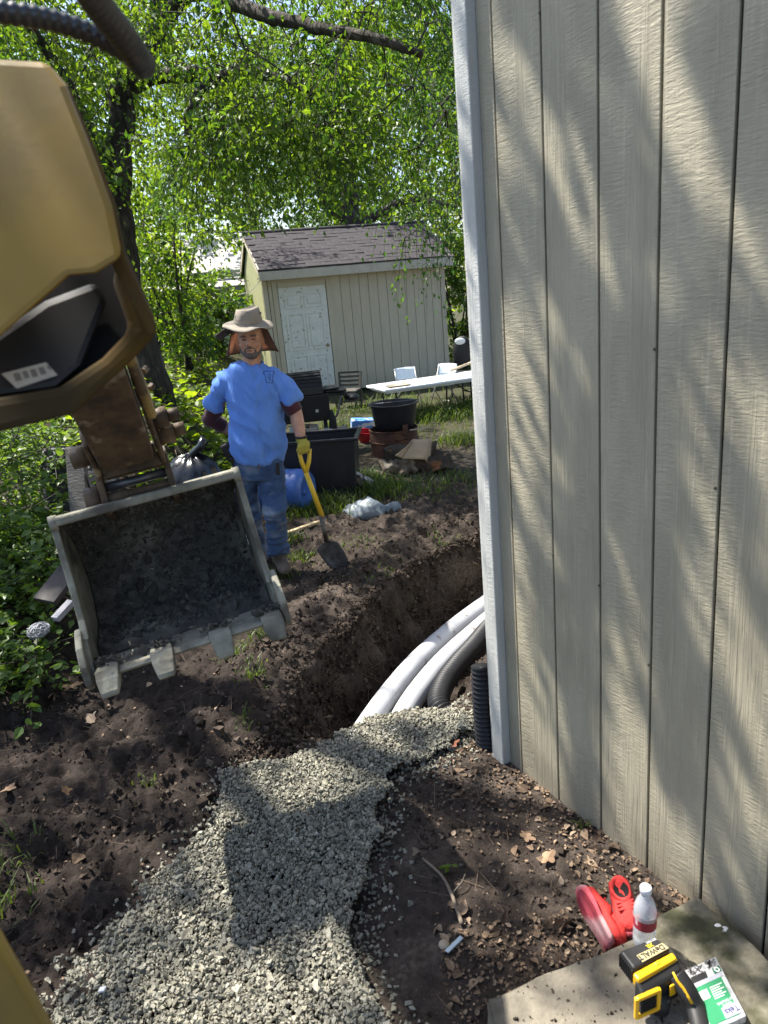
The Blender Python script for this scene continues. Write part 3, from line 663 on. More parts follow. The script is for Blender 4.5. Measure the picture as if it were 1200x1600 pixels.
# ---- concrete steps by the near wall
M_con = mat('old_concrete', (.215, .19, .148), (.125, .11, .086), .92, 9, bump=.7, bscale=90, c3=(.075, .066, .05), s3=6.5, t3=(.50, .72), dist=.005)
M_moss = mat('mossy_concrete', (.22, .20, .15), (.13, .118, .085), .95, 22, bump=.9, bscale=70, c3=(.055, .055, .030), s3=9, t3=(.46, .62), dist=.006)
def slab(name, px, z, th, m, lab, g):
    pts = [G(a, b, z) for a, b in px]; c = sum(pts) / len(pts); bm = bmesh.new()
    f = bm.faces.new([bm.verts.new((p[0] - c[0], p[1] - c[1], z)) for p in pts]); 
    ex = bmesh.ops.extrude_face_region(bm, geom=[f]); 
    for v in [e for e in ex['geom'] if isinstance(e, bmesh.types.BMVert)]: v.co.z -= th
    bmesh.ops.recalc_face_normals(bm, faces=bm.faces)
    bmesh.ops.bevel(bm, geom=bm.edges[:], offset=.007, segments=2, affect='EDGES')
    bmesh.ops.triangulate(bm, faces=bm.faces[:])
    bmesh.ops.subdivide_edges(bm, edges=[e for e in bm.edges if e.calc_length() > .05], cuts=5, use_grid_fill=True)
    bmesh.ops.triangulate(bm, faces=bm.faces[:])
    me = bpy.data.meshes.new(name); bm.to_mesh(me); bm.free(); o = link(name, me, m, None, True); o.location = (c[0], c[1], 0)
    vdisp(o, lambda co, nr: co + nr * (.004 * fbm((co + c) * 14, 4)[:, None]) + (np.stack([fbm((co + c) * 9 + 5, 3), fbm((co + c) * 9 + 9, 3), 0 * co[:, 0]], -1) * .007) * (np.abs(nr[:, 2:3]) < .8))
    me.set_sharp_from_angle(angle=.9)
    return tag(o, lab, 'slab')
slab('concrete_slab', [(757, 1560), (880, 1508), (994, 1466), (1060, 1470), (1110, 1560), (1160, 1660), (1240, 1800), (800, 1800)], .075, .14, M_con, 'smooth worn concrete slab under the cordless tool', None)
slab('concrete_slab', [(985, 1450), (1040, 1425), (1089, 1399), (1140, 1443), (1195, 1492), (1290, 1580), (1420, 1720), (1240, 1790), (1165, 1660), (1120, 1560), (1058, 1500), (1000, 1470)], .081, .16, M_moss, 'mossy rough concrete slab against the siding boards', None)
MB_ = MB(); c = G(1128, 1451, .082)
for i in range(7): MB_.ell((c[0] + .008 * math.cos(i * 2.4), c[1] + .010 * math.sin(i * 1.9), .0825), (.007 + .003 * (i % 3), .007 + .002 * (i % 2), .0020), 9, 4)
tag(MB_.build('paint_splat', mat('white_paint', (.75, .75, .72), rough=.6)), 'white paint splat on the mossy slab', 'paint splat')

# ---- pipes in the trench
M_pipe = mat('white_drain_pipe', (.43, .44, .465), (.37, .38, .40), .55, 5, c3=(.17, .145, .12), s3=15, t3=(.60, .72), bump=.12, bscale=60, dist=.002)
M_cor = mat('black_corrugated', (.020, .021, .024), (.014, .014, .016), .5, 8, spec=.3)
def bez(pts, n):
    pts = [Vector(p) for p in pts]; out = []; m = len(pts)
    for i in range(m - 1):
        p0 = pts[max(i - 1, 0)]; p1 = pts[i]; p2 = pts[i + 1]; p3 = pts[min(i + 2, m - 1)]
        for j in range(n):
            t = j / n; out.append(.5 * ((2 * p1) + (-p0 + p2) * t + (2 * p0 - 5 * p1 + 4 * p2 - p3) * t * t + (-p0 + 3 * p1 - 3 * p2 + p3) * t ** 3))
    return out + [pts[-1]]
def ribbed(path, r0, r1, pitch):
    """resample a path so each corrugation gets a crest and a valley"""
    L = [0]
    for a, c in zip(path[:-1], path[1:]): L.append(L[-1] + (c - a).length)
    tot = L[-1]; n = int(tot / pitch * 4); pts = []; rad = []
    for i in range(n + 1):
        s = tot * i / n; j = min(max(np.searchsorted(L, s) - 1, 0), len(path) - 2); t = (s - L[j]) / (L[j + 1] - L[j] + 1e-9)
        pts.append(path[j].lerp(path[j + 1], t)); rad.append(r1 if i % 4 in (0, 1) else r0)
    return pts, rad
def pipe(px, z, r, lab):
    pts = [G(a, b, zz) for (a, b), zz in zip(px, z)]; path = bez(pts, 14)
    mb = MB(); mb.tube(path, r, 24)
    o = thing('drain_pipe', lab, 'pipe', pts[2]); mb.build('pipe_wall', M_pipe, o, True, True)
    prt = mat('pipe_print', (.10, .10, .12), rough=.6)
    for t0 in (.36, .44, .58, .66):          # small stamped marks along the crown
        j = int(t0 * len(path)); d = (path[j + 1] - path[j]).normalized(); side = d.cross(Vector((0, 0, 1))).normalized(); u = side.cross(d); mk = MB()
        for q in range(9): 
            cpt = path[j] + d * (.012 * q) + (u * .93 - side * .36).normalized() * (r + .0004) + side * .004 * math.sin(q * 2.1)
            mk.bar(cpt, cpt + side * .010 + d * .003, .0035, .0008, up=u)
        mk.build('stamped_mark', prt, o, False, True)
    return o
pipe([(528, 1205), (575, 1132), (612, 1080), (655, 1030), (704, 986), (752, 949), (800, 915)], [-.36, -.27, -.27, -.28, -.29, -.30, -.30], .062, 'white drain pipe lying on the left in the trench')
pipe([(592, 1200), (632, 1114), (668, 1062), (702, 1024), (735, 994), (765, 968), (810, 934)], [-.36, -.25, -.24, -.25, -.26, -.27, -.28], .062, 'white drain pipe lying in the middle of the trench')
pth = bez([G(a, b, z) for a, b, z in ((755, 1150, -.22), (712, 1128, -.20), (686, 1102, -.17), (694, 1068, -.17), (715, 1038, -.18), (740, 1010, -.22), (775, 965, -.28))], 12)
pp, rr = ribbed(pth, .046, .060, .023)
tag(MB().tube(pp, rr, 20).build('corrugated_pipe', M_cor, None, True), 'black corrugated drain pipe bending beside the white pipes', 'pipe')
pb = G(768, 1165, .0); pth = bez([(pb[0] - .02, pb[1] + .015, -.06), (pb[0] - .022, pb[1] + .02, .08), (pb[0] - .024, pb[1] + .03, .22), (pb[0] - .02, pb[1] + .05, .36)], 10)
pp, rr = ribbed(pth, .037, .047, .021)
tag(MB().tube(pp, rr, 20).build('corrugated_pipe', M_cor, None, True), 'black corrugated downpipe standing against the corner board', 'pipe')
# ================================================================== EXCAVATOR (bucket, stick, boom, hoses seen from the operator's seat)
M_yel = mat('excavator_yellow', (.33, .20, .022), (.25, .152, .02), .45, 3, c3=(.17, .11, .03), s3=3.2, t3=(.48, .66), bump=.02, bscale=90, spec=.45, rvar=.1)
M_rust = mat('rusty_worn_steel', (.13, .085, .048), (.05, .036, .026), .65, 14, bump=.7, bscale=60, c3=(.26, .215, .15), s3=11, t3=(.58, .66), dist=.005)
M_mud = mat('dried_mud_steel', (.31, .30, .24), (.19, .18, .14), .9, 13, bump=.7, bscale=60, c3=(.10, .092, .075), s3=6, t3=(.5, .64), dist=.005)
M_mudin = mat('damp_mud', (.085, .08, .068), (.045, .042, .037), .92, 22, bump=.9, bscale=70, c3=(.17, .165, .135), s3=5, t3=(.55, .70), dist=.008)
M_yin = mat('shaded_yellow', (.13, .075, .014), (.07, .042, .012), .85, 4, c3=(.05, .036, .018), s3=3, spec=.15)  # darker copy of the boom yellow: underside shade put into its colour
M_blk = mat('black_plastic', (.022, .022, .024), rough=.5, scale=12)
M_pin = mat('greasy_steel', (.16, .16, .17), (.08, .08, .085), .35, 20, metal=.6)
ex = thing('excavator', 'yellow mini excavator arm with muddy toothed bucket in the left foreground', 'excavator', (-.8, 1.4, 0))
EXO = Vector(ex.location)
DB = 2.40
TL, TR = D(80, 820, 2.32), D(373, 741, 2.48)
bx = Vector(TR - TL); BW = bx.length; bx.normalize()
fwv = Vector(_fw); ez = (Vector(CU) - bx * Vector(CU).dot(bx)).normalized(); ey = ez.cross(bx) * 1.0
if ey.dot(fwv) < 0: ey = -ey
BO = Vector((TL + TR) / 2)
def B(x, y, z): return BO + bx * x + ey * y + ez * (z * (.90 if z < 0 else 1))
prof = [(.0, .0), (.05, .012), (.13, .0), (.22, -.035), (.30, -.10), (.345, -.19), (.35, -.28), (.32, -.37), (.25, -.44), (.15, -.49), (.05, -.52), (-.05, -.545), (-.10, -.555)]
def resample(pf, n):
    pts = [Vector((a, b_, 0)) for a, b_ in pf]; q = bez(pts, 8); L = [0]
    for a, c in zip(q[:-1], q[1:]): L.append(L[-1] + (c - a).length)
    out = []
    for i in range(n + 1):
        s = L[-1] * i / n; j = min(max(int(np.searchsorted(L, s)) - 1, 0), len(q) - 2); out.append(q[j].lerp(q[j + 1], (s - L[j]) / (L[j + 1] - L[j] + 1e-9)))
    return out
pf = resample(prof, 70); nu = 60; hw = BW / 2 - .012
g = np.random.default_rng(5)
# outer shell
V = []; F = []
for i, p in enumerate(pf):
    for k in (0, 1): V.append(B((-hw, hw)[k], p.x + .016 * (1 if i else 0), p.y - .004))
for i in range(len(pf) - 1): F.append((2 * i, 2 * i + 1, 2 * i + 3, 2 * i + 2))
bucket = MB(); 
for i in range(len(pf) - 1):
    a, c = pf[i], pf[i + 1]; nrm = Vector((-(c.y - a.y), c.x - a.x, 0)).normalized()
    # plate segment with thickness
    q = [B(x, y, z) for x in (-hw, hw) for (y, z) in ((a.x, a.y), (c.x, c.y), (c.x - nrm.x * -.014, c.y - nrm.y * -.014), (a.x - nrm.x * -.014, a.y - nrm.y * -.014))]
    bucket.add(q, [(0, 1, 5, 4), (1, 2, 6, 5), (2, 3, 7, 6), (3, 0, 4, 7), (0, 3, 2, 1), (4, 5, 6, 7)])
bucket = bucket.build('bucket', M_mud, ex, False, True)
# caked mud lining inside
VV = []; m_ = len(pf); _t = np.repeat(np.linspace(0, 1, m_), nu + 1); _u = np.tile(np.linspace(0, 1, nu + 1), m_); _x = -hw + .004 + (2 * hw - .008) * _u
_q = np.stack([_x * 11, _t * 10, np.full_like(_x, 3.1)], -1); _n = fbm(_q, 5, .6); _n3 = fbm(_q * 3.1 + 4, 3, .6); _n4 = np.maximum(0, fbm(_q * 1.7 + 9, 3, .55))
_a = .012 + .012 * np.maximum(0, _n) + .007 * _n3 + .012 * _n4 + .020 * np.exp(-((_t - .82) / .08) ** 2) * np.maximum(0, .5 + _n) + .02 * (np.exp(-_u / .06) + np.exp(-(1 - _u) / .06)) * (_t > .1) * (_t < .85)
_a = _a * np.clip((.90 - _t) / .10 + .05, 0, 1) * np.minimum(1, _t / .05 + .3)
for i, p in enumerate(pf):
    a = pf[max(i - 1, 0)]; c = pf[min(i + 1, m_ - 1)]; nr = Vector((c.y - a.y, -(c.x - a.x), 0)).normalized()
    for k in range(nu + 1):
        amt = float(_a[i * (nu + 1) + k]); VV.append(B(float(_x[k]), p.x + nr.x * amt, p.y + nr.y * amt) - EXO)
FF = np.array([(i * (nu + 1) + k, i * (nu + 1) + k + 1, (i + 1) * (nu + 1) + k + 1, (i + 1) * (nu + 1) + k) for i in range(int(m_ * .885)) for k in range(nu)])
mud = link('mud_lining', np_mesh('mud_lining', np.array([tuple(v) for v in VV]), FF, 4), M_mudin, bucket, True)
cl = []
for i in range(2600):
    t = int(g.integers(6, 60)); p = pf[t]; k = int(g.integers(1, nu - 1)); cl.append(np.array(VV[t * (nu + 1) + k]))
cl = np.array(cl); link('mud_crumbs', stones_mesh('mud_crumbs', cl, .0048 * np.exp(g.normal(size=len(cl)) * .6), g, (1.2, .9, .6), .3), attr_mat('mud_crumb', [(.04, .038, .033), (.07, .066, .056), (.11, .105, .088), (.06, .056, .048)], .9, .5, 150), bucket)['kind'] = 'stuff'
MB().ell(B(-.075, .345, -.285), (.020, .012, .014), 8, 6, Euler((.4, .3, .5)).to_matrix()).build('pale_stone', mat('pale_stone', (.30, .32, .34), rough=.8), bucket, True, True)
# side plates with thickened edge and side cutters
for sgn in (-1, 1):
    x0 = sgn * hw; sp = [(p.x + .006, p.y - .002) for p in pf[:-1]]
    if sp[-1] != (pf[-1].x, pf[-1].y): sp.append((pf[-1].x, pf[-1].y))
    sp += [(-.085, -.47), (-.035, -.36), (-.012, -.22), (-.006, -.08)]
    mb = MB(); mb.prism([B(x0 + .001 * sgn, y, z) for y, z in sp], bx * 0, bx * (.016 * sgn)); mb.build('side_plate', M_mud, bucket, False, True, .003)
    ed = MB(); q = [(0.0, .014), (-.012, -.08), (-.018, -.22), (-.040, -.36), (-.075, -.43)]; q2 = [(a + .018, c) for a, c in q[::-1]]
    ed.prism([B(x0 + .006 * sgn, *a) for a in q + q2], bx * -.011, bx * .011); ed.build('edge_strip', M_mud, bucket, False, True, .005)
    ct = MB(); cpoly = [(-.045, -.385), (-.075, -.40), (-.125, -.445), (-.150, -.51), (-.140, -.575), (-.115, -.60), (-.06, -.545), (-.04, -.47)]
    ct.prism([B(x0 + .012 * sgn, y, z) for y, z in cpoly], bx * 0, bx * (.022 * sgn)); ct.build('side_cutter', M_mud, bucket, False, True, .005)
# lip and teeth
lip = MB(); lip.prism([B(0, y, z) for y, z in ((-.02, -.528), (-.135, -.553), (-.145, -.562), (-.13, -.572), (-.02, -.552))], bx * (-hw), bx * hw); lip.build('cutting_lip', M_mud, bucket, False, True, .003)
top_lip = MB(); top_lip.bar(B(-hw, .0, .004), B(hw, .0, .004), .05, .03, up=ez, bev=.008); top_lip.build('top_rim', M_mud, bucket, False, True)
for sgn in (-1, 1): MB().tube([B(sgn * (hw + .004) - .012, .0, .002), B(sgn * (hw + .004) + .012, .0, .002)], .026, 12).build('rim_boss', M_mud, bucket, True, True)
for i, (tx, rot) in enumerate(((-.262, .06), (-.092, .0), (.098, -.03), (.272, -.05))):
    mb = MB(); w0, w1 = .036, .027
    secs = [(-.06, -.535, w0 * .9, .020), (-.125, -.556, w0, .027), (-.152, -.582, w0 * .95, .024), (-.180, -.615, w1, .013), (-.187, -.625, w1 * .9, .006)]
    n0 = len(mb.v); V = []; F = []
    for (y, z, hwid, th) in secs:
        d_ = Vector((-.6, -.8)); nn = (-.8, .6)
        for a, b_ in ((-1, -1), (1, -1), (1, 1), (-1, 1)): V.append(B(tx + a * hwid + rot * (z + .53) * .6, y + nn[0] * th * b_, z + nn[1] * th * b_))
    for j in range(len(secs) - 1):
        for k in range(4): F.append((j * 4 + k, j * 4 + (k + 1) % 4, (j + 1) * 4 + (k + 1) % 4, (j + 1) * 4 + k))
    F += [(3, 2, 1, 0), tuple(16 + q for q in range(4))]
    mb.add(V, F); o = mb.build('tooth', M_mud, bucket, False, True, .004)
    cake = stones_mesh('mud_cake', np.array([B(tx + g.normal() * .03, -.09 + g.normal() * .02, -.525 + abs(g.normal()) * .008) - EXO for _ in range(60)]), .006 * np.exp(g.normal(size=60) * .4), g, (1.3, .9, .5), .3)
    link('mud_cake', cake, M_mudin, bucket)['kind'] = 'stuff'
# ears on the bucket
for x in (-.135, .090):
    mb = MB(); poly = [(.03, -.02), (.02, .08), (.05, .15), (.10, .17), (.15, .15), (.19, .06), (.24, -.05)]
    mb.prism([B(x, y, z) for y, z in poly], bx * -.011, bx * .011); mb.build('bucket_ear', M_rust, bucket, False, True, .004)
for sgn, x in ((-1, -.16), (1, .112)):
    MB().tube([B(x - .018 * sgn * -1, .10, .115), B(x + .02 * sgn, .10, .115)], .030, 14).build('pin_boss', M_rust, bucket, True, True)
MB().tube([B(-.20, .095, .045), B(-.145, .095, .045)], .048, 16).build('pin_boss', M_rust, bucket, True, True)
MB().tube([B(-.13, .06, .075), B(.09, .06, .075)], .016, 14).build('bucket_pin', M_pin, bucket, True, True)
MB().tube([B(-.128, .05, .035), B(-.06, .05, .035), B(-.05, .05, .035), B(.04, .05, .035), B(.085, .05, .035)], [.020, .020, .015, .015, .019], 12).build('bush', M_rust, bucket, True, True)
MB().box(B(-.02, .06, .125), (.20, .10, .05), Matrix((bx, ey, ez)).transposed(), .008).build('cross_block', M_rust, bucket, False, True)
# stick (dipper)
sa, sb = Vector(D(197, 706, 2.36)), Vector(D(118, 520, 1.90))
def frame(a, b_, hint):
    d = (b_ - a).normalized(); x = (Vector(hint) - d * d.dot(Vector(hint))).normalized(); return x, d, x.cross(d)
fx, fd, fz = frame(sa, sb, bx)
st = MB(); Ls = (sb - sa).length; V = []; F = []
secs = [(-.02, .055, .04), (.0, .078, .06), (.05, .086, .07), (.2, .088, .08), (Ls, .092, .09)]
for (s, a, c) in secs:
    for p_, q_ in ((-1, -1), (1, -1), (1, 1), (-1, 1)): V.append(sa + fd * s + fx * (a * p_) + fz * (c * q_))
for j in range(len(secs) - 1):
    for k in range(4): F.append((j * 4 + k, j * 4 + (k + 1) % 4, (j + 1) * 4 + (k + 1) % 4, (j + 1) * 4 + k))
F += [(3, 2, 1, 0), tuple(4 * (len(secs) - 1) + q for q in range(4))]
st.add(V, F); stick = st.build('stick', M_rust, ex, False, True, .006)
for sgn in (-1, 1):     # side links
    a = sa + fx * (sgn * .106) + fd * -.07; c = sa + fx * (sgn * .104) + fd * (.12 if sgn < 0 else .33)
    MB().bar(a, c, .075, .018, up=fx, bev=.006).build('side_link', M_rust, stick, False, True)
for (s, w_, r) in ((.10, .05, .034), (.02, .055, .038)):
    cpt = sa + fd * s + fz * -.02
    MB().tube([cpt + fx * .112, cpt + fx * (.112 + w_)], r, 16).build('link_boss', M_rust, stick, True, True)
    MB().tube([cpt + fx * (.112 + w_), cpt + fx * (.15 + w_)], r * .62, 14).build('link_pin', M_rust, stick, True, True)
    MB().tube([cpt + fx * .13 - fd * r - fz * .01, cpt + fx * .13 - fd * (r + .016) - fz * .01], .010, 6).build('grease_bolt', M_rust, stick, False, True)
cpt = sa + fd * .035
MB().tube([cpt - fx * .112, cpt - fx * .165], .036, 16).build('link_boss', M_rust, stick, True, True)
MB().tube([sa - fd * .035 - fz * .085 + fx * .0, sa - fd * .035 - fz * .105], .020, 6).build('grease_bolt', M_rust, stick, False, True)
MB().tube([sa - fd * .035 - fz * .065, sa - fd * .035 - fz * .086], .030, 16).build('washer', M_rust, stick, True, True)
# upper yellow link cheek beside the stick
a = sa + fx * .118 + fd * .17; c = sa + fx * .112 + fd * .46
MB().bar(a, c, .09, .03, up=fx, bev=.012).build('link_cheek', mat('chipped_yellow', (.42, .30, .10), (.26, .17, .07), .6, 20, c3=(.12, .085, .055), s3=12, t3=(.5, .58), bump=.3), stick, False, True)
# bolts, gussets and mud smears that break up the linkage
for s_, o_ in ((.06, .118), (.13, .118), (.21, .135), (.29, .135)):
    c = sa + fd * s_ + fx * o_ - fz * .05; MB().tube([c, c + fx * .012 - fz * .012], .011, 6).build('link_bolt', M_rust, stick, False, True)
for s_, x_ in ((.10, -.05), (.17, .03), (.26, -.02)):
    o = MB().ell(sa + fd * s_ + fx * x_ - fz * .072, (.030, .012, .020), 14, 8).build('mud_smear', M_mud, stick, True, True); vdisp(o, lambda co, nr: co + nr * (.008 * fbm(co * 60, 3))[:, None])
for x_ in (-.07, .07): MB().bar(sa + fd * .02 + fx * x_ - fz * .070, sa + fd * .40 + fx * x_ * 1.08 - fz * .092, .010, .010).build('weld_bead', M_rust, stick, True, True)
MB().bar(sa - fd * .05 - fx * .09 - fz * .03, sa - fd * .05 + fx * .09 - fz * .03, .05, .04, bev=.008).build('link_crossbar', M_rust, stick, False, True)
# boom nose close to the operator
dv = fwv
def plate(name, px, d0, d1, m, par=ex, bev=.006, dd=None):
    n = len(px); mid_ = np.array([p for p in px if p[0] > -200]).mean(0); dv = ray(mid_[0] + 30, mid_[1])
    V = [D(a, b_, d0 if dd is None else tilt(d0)(a, b_)) for a, b_ in px] + [D(a, b_, d0 if dd is None else tilt(d0)(a, b_)) + np.array(dv) * (d1 - d0) for a, b_ in px]
    F = [tuple(range(n)), tuple(range(2 * n - 1, n - 1, -1))] + [(i, n + i, n + (i + 1) % n, (i + 1) % n) for i in range(n)]
    return MB().add(V, F).build(name, m, par, False, True, bev)
def tilt(d0): return lambda a, b_: 1 / (1 / (d0 + .06) + .00022 * (b_ - 300) - .0002 * (a - 80))
boom = plate('boom', [(-420, 40), (-60, 88), (75, 96), (104, 132), (142, 228), (176, 322), (192, 402), (150, 428), (108, 432), (-60, 580), (-420, 800)], .86, .885, M_yel, ex, .010, tilt)
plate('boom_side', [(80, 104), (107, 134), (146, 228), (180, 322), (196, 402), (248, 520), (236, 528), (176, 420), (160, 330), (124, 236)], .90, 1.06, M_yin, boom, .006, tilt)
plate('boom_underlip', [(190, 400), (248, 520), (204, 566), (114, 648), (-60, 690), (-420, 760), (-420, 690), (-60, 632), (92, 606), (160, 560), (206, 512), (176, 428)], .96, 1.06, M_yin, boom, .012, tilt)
plate('boom_inside', [(-420, 400), (-60, 400), (100, 395), (190, 385), (222, 512), (160, 560), (92, 612), (-60, 640), (-420, 700)], 1.05, 1.075, M_blk, boom, .0, tilt)
blk = plate('lamp_housing', [(-420, 640), (-60, 560), (70, 470), (150, 440), (168, 470), (128, 572), (88, 606), (-60, 628), (-420, 720)], .975, 1.04, M_blk, boom, .010, tilt)
stk = plate('sticker', [(2, 584), (72, 566), (90, 586), (26, 607)], .9715, .974, mat('sticker_white', (.55, .50, .42), (.48, .43, .36), .6, 30), blk, 0, tilt)
pr = mat('sticker_print', (.24, .21, .18), rough=.7)
for (a, c, h_) in ((20, 30, 12), (34, 42, 11), (46, 55, 12), (59, 68, 11), (72, 76, 6)):
    y0 = 584 - .24 * (a - 4) + 4; plate('sticker_print', [(a, y0), (c, y0 - .24 * (c - a)), (c + 5, y0 - .24 * (c - a) + h_), (a + 5, y0 + h_)], .9708, .9712, pr, blk, 0, tilt)
# hydraulic hoses in spiral guard
M_hose = mat('black_hose', (.030, .030, .033), (.018, .018, .02), .28, 10, spec=.8)
for px, dep, r in (([(-160, 40), (-60, 14), (20, 22), (80, 32), (140, 52), (190, 78), (216, 92), (222, 100)], (.74, .76, .78, .80, .82, .84, .86, .875), .0105), ([(96, -120), (120, -50), (140, -12), (166, 24), (194, 60), (212, 88), (222, 100)], (.66, .70, .74, .78, .82, .86, .89), .0145)):
    path = bez([D(a, b_, d_) for (a, b_), d_ in zip(px, dep)], 14); pp, rr = ribbed(path, r, r * 1.17, .0105)
    MB().tube(pp, rr, 16).build('hydraulic_hose', M_hose, boom, True, True)
plate('frame_rail', [(-260, 1180), (-40, 1385), (0, 1452), (40, 1524), (84, 1606), (120, 1700), (-260, 1800)], .80, .86, M_yel, ex, .008)
plate('rail_flange', [(-40, 1383), (0, 1450), (42, 1524), (86, 1606), (122, 1700), (104, 1700), (66, 1606), (24, 1530), (-18, 1462), (-60, 1400)], .785, .80, M_yel, ex, .004)
# ================================================================== PERSON AND SHOVEL
YM = 4.86
def Q(px, py, dy=0.0): return Vector(P(px, py, YM + dy))
mg = hit(432, 902)
man = thing('person', 'man in blue t-shirt, jeans and brim hat, gloved hand on a shovel', 'person', (mg[0], mg[1], mg[2]))
M_skin = mat('skin', (.47, .255, .165), (.38, .19, .12), .5, 26, spec=.4, bump=.15, bscale=140, dist=.002)
M_shirt = mat('blue_cotton', (.12, .255, .66), (.095, .215, .58), .85, 9, bump=.4, bscale=15, stretch=(1.6, 1, .55), dist=.02, sheen=.2, spec=.15)
M_jean = mat('worn_denim', (.060, .105, .205), (.026, .050, .115), .88, 6, bump=.5, bscale=26, stretch=(1, 1, 1.7), dist=.014, c3=(.20, .235, .28), s3=4.2, t3=(.52, .68), sheen=.1, spec=.15)
M_hat = mat('hat_canvas', (.27, .235, .19), (.22, .19, .155), .9, 8, bump=.2, bscale=200)
M_mar = mat('maroon_sleeve', (.060, .010, .018), (.040, .007, .012), .8, 9, sheen=.2)
M_glove = mat('yellow_glove', (.36, .31, .045), (.27, .235, .04), .85, 25, bump=.4, bscale=120)
M_gdark = mat('dark_glove_palm', (.03, .028, .026), rough=.8)
M_boot = mat('muddy_boot', (.13, .105, .085), (.075, .06, .048), .9, 14, bump=.5)
M_hair = mat('grey_stubble', (.13, .11, .10), (.08, .065, .055), .8, 60, bump=.3, bscale=400)
M_black = mat('black_nylon', (.018, .018, .02), rough=.6, scale=20)
# body: head, neck, chest and both arms as one skin
b = MB(); hc = Q(391, 529)
b.ell(hc + Vector((0, .012, .026)), (.083, .100, .118), 20, 14)
b.ell(hc + Vector((.001, -.012, -.040)), (.074, .080, .086), 18, 12)
b.ell(hc + Vector((.002, -.052, -.098)), (.042, .036, .032), 14, 8)
b.tube([hc + Vector((.002, -.088, .012)), hc + Vector((.004, -.112, -.026)), hc + Vector((.004, -.104, -.040))], [.010, .019, .013], 10)
for s in (-1, 1):
    b.ell(hc + Vector((s * .034, -.082, .018)), (.028, .014, .010), 10, 6)          # brow
    b.ell(hc + Vector((s * .043, -.066, -.035)), (.026, .022, .024), 10, 6)         # cheek
    b.ell(hc + Vector((s * .081, .012, -.016)), (.010, .020, .032), 10, 6)          # ear
    b.ell(hc + Vector((.004 + s * .014, -.098, -.036)), (.010, .010, .008), 8, 5)   # nostril wing
b.ell(hc + Vector((.003, -.082, -.066)), (.026, .012, .008), 10, 6); b.ell(hc + Vector((.003, -.080, -.079)), (.023, .012, .008), 10, 6)
b.tube([hc + Vector((0, .012, -.06)), Q(393, 566, .01), Q(394, 590, .02)], [.060, .062, .085], 14)
b.tube([Q(394, 585), Q(396, 620), Q(400, 680)], [(.11, .07), (.13, .09), (.13, .09)], 14, ell=(1, 0, 0))
SHL, ELL, WRL = Q(354, 600), Q(328, 655, .10), Q(372, 678, .22)
SHR, ELR, WRR = Q(433, 598), Q(462, 645, -.02), Q(471, 688, -.14)
b.tube([SHL, (SHL + ELL) / 2, ELL, (ELL + WRL) / 2, WRL], [.045, .050, .046, .044, .032], 12); b.ell(ELL, (.047,) * 3)
b.tube([SHR, (SHR + ELR) / 2, ELR, (ELR * .6 + WRR * .4), WRR], [.045, .050, .047, .046, .031], 12); b.ell(ELR, (.047,) * 3)
b.ell(WRL + Vector((.03, .0, -.01)), (.05, .03, .045))
organic('body', b, M_skin, man, .0065, 3, True)
# shirt
s = MB()
s.tube([Q(402, 719), Q(402, 706), Q(402, 690, -.01), Q(401, 660, -.01), Q(398, 630), Q(395, 604), Q(393, 588), Q(393, 576), Q(393, 569)], [(.176, .132), (.182, .138), (.184, .146), (.180, .146), (.182, .136), (.188, .122), (.182, .104), (.135, .090), (.080, .078)], 28, ell=(1, 0, 0))
s.tube([Q(370, 588), Q(354, 596), Q(341, 614, .02), Q(333, 637, .05)], [.062, .070, .071, .077], 16)
s.tube([Q(418, 586), Q(434, 594), Q(447, 610), Q(456, 629)], [.062, .070, .070, .076], 16)
shirt = organic('shirt', s, M_shirt, man, .0085, 14, True, .6)
def shirt_folds(co, nr):
    q = co.copy(); x = q[:, 0] - (hc.x - mg[0]); z = q[:, 2] + mg[2]
    q1 = np.stack([x * 9 + z * 5, q[:, 1] * 5, z * 3.2], -1); a = fbm(q1, 3, .5)
    r = 1 - np.abs(vnoise(np.stack([x * 6 - z * 9 * np.sign(x), q[:, 1] * 4, z * 3 + 3], -1)))
    low = sstep(1.35, 1.0, z)
    dgl = np.sin(z * 55 + x * 70 + 3 * a) * .5 + .5
    r2 = 1 - np.abs(vnoise(np.stack([x * 17 + z * 8, q[:, 1] * 9, z * 9 - x * 10 * np.sign(x) + 7], -1)))
    return co + nr * ((r2 ** 2 - .4) * .014 + a * .013 + (r - .6) * .022 + .008 * (dgl - .5) * sstep(.14, .2, np.abs(x)))[:, None]
vdisp(shirt, shirt_folds)
# neck band
nb_ = MB(); ring = []
for i in range(25):
    a = 2 * math.pi * i / 24; ring.append(Q(393, 569) + Vector((.076 * math.cos(a), .073 * math.sin(a) + .006, .012 * math.sin(a) - .001 - .012 * (math.sin(a) < 0) * abs(math.sin(a)))))
nb_.tube(ring, .009, 8, cap=False); nb_.build('collar', M_shirt, shirt, True, True)
# sleeves of the undershirt
u = MB(); u.tube([SHL.lerp(ELL, .55), SHL.lerp(ELL, .8), ELL, ELL.lerp(WRL, .35), ELL.lerp(WRL, .48)], [.066, .062, .057, .056, .051], 14); u.ell(ELL, (.058,) * 3)
organic('sleeve', u, M_mar, man, .009, 4, True)
u = MB(); u.tube([SHR.lerp(ELR, .5), SHR.lerp(ELR, .75), ELR.lerp(WRR, .0)], [.066, .063, .058], 14)
organic('sleeve', u, M_mar, man, .009, 4, True)
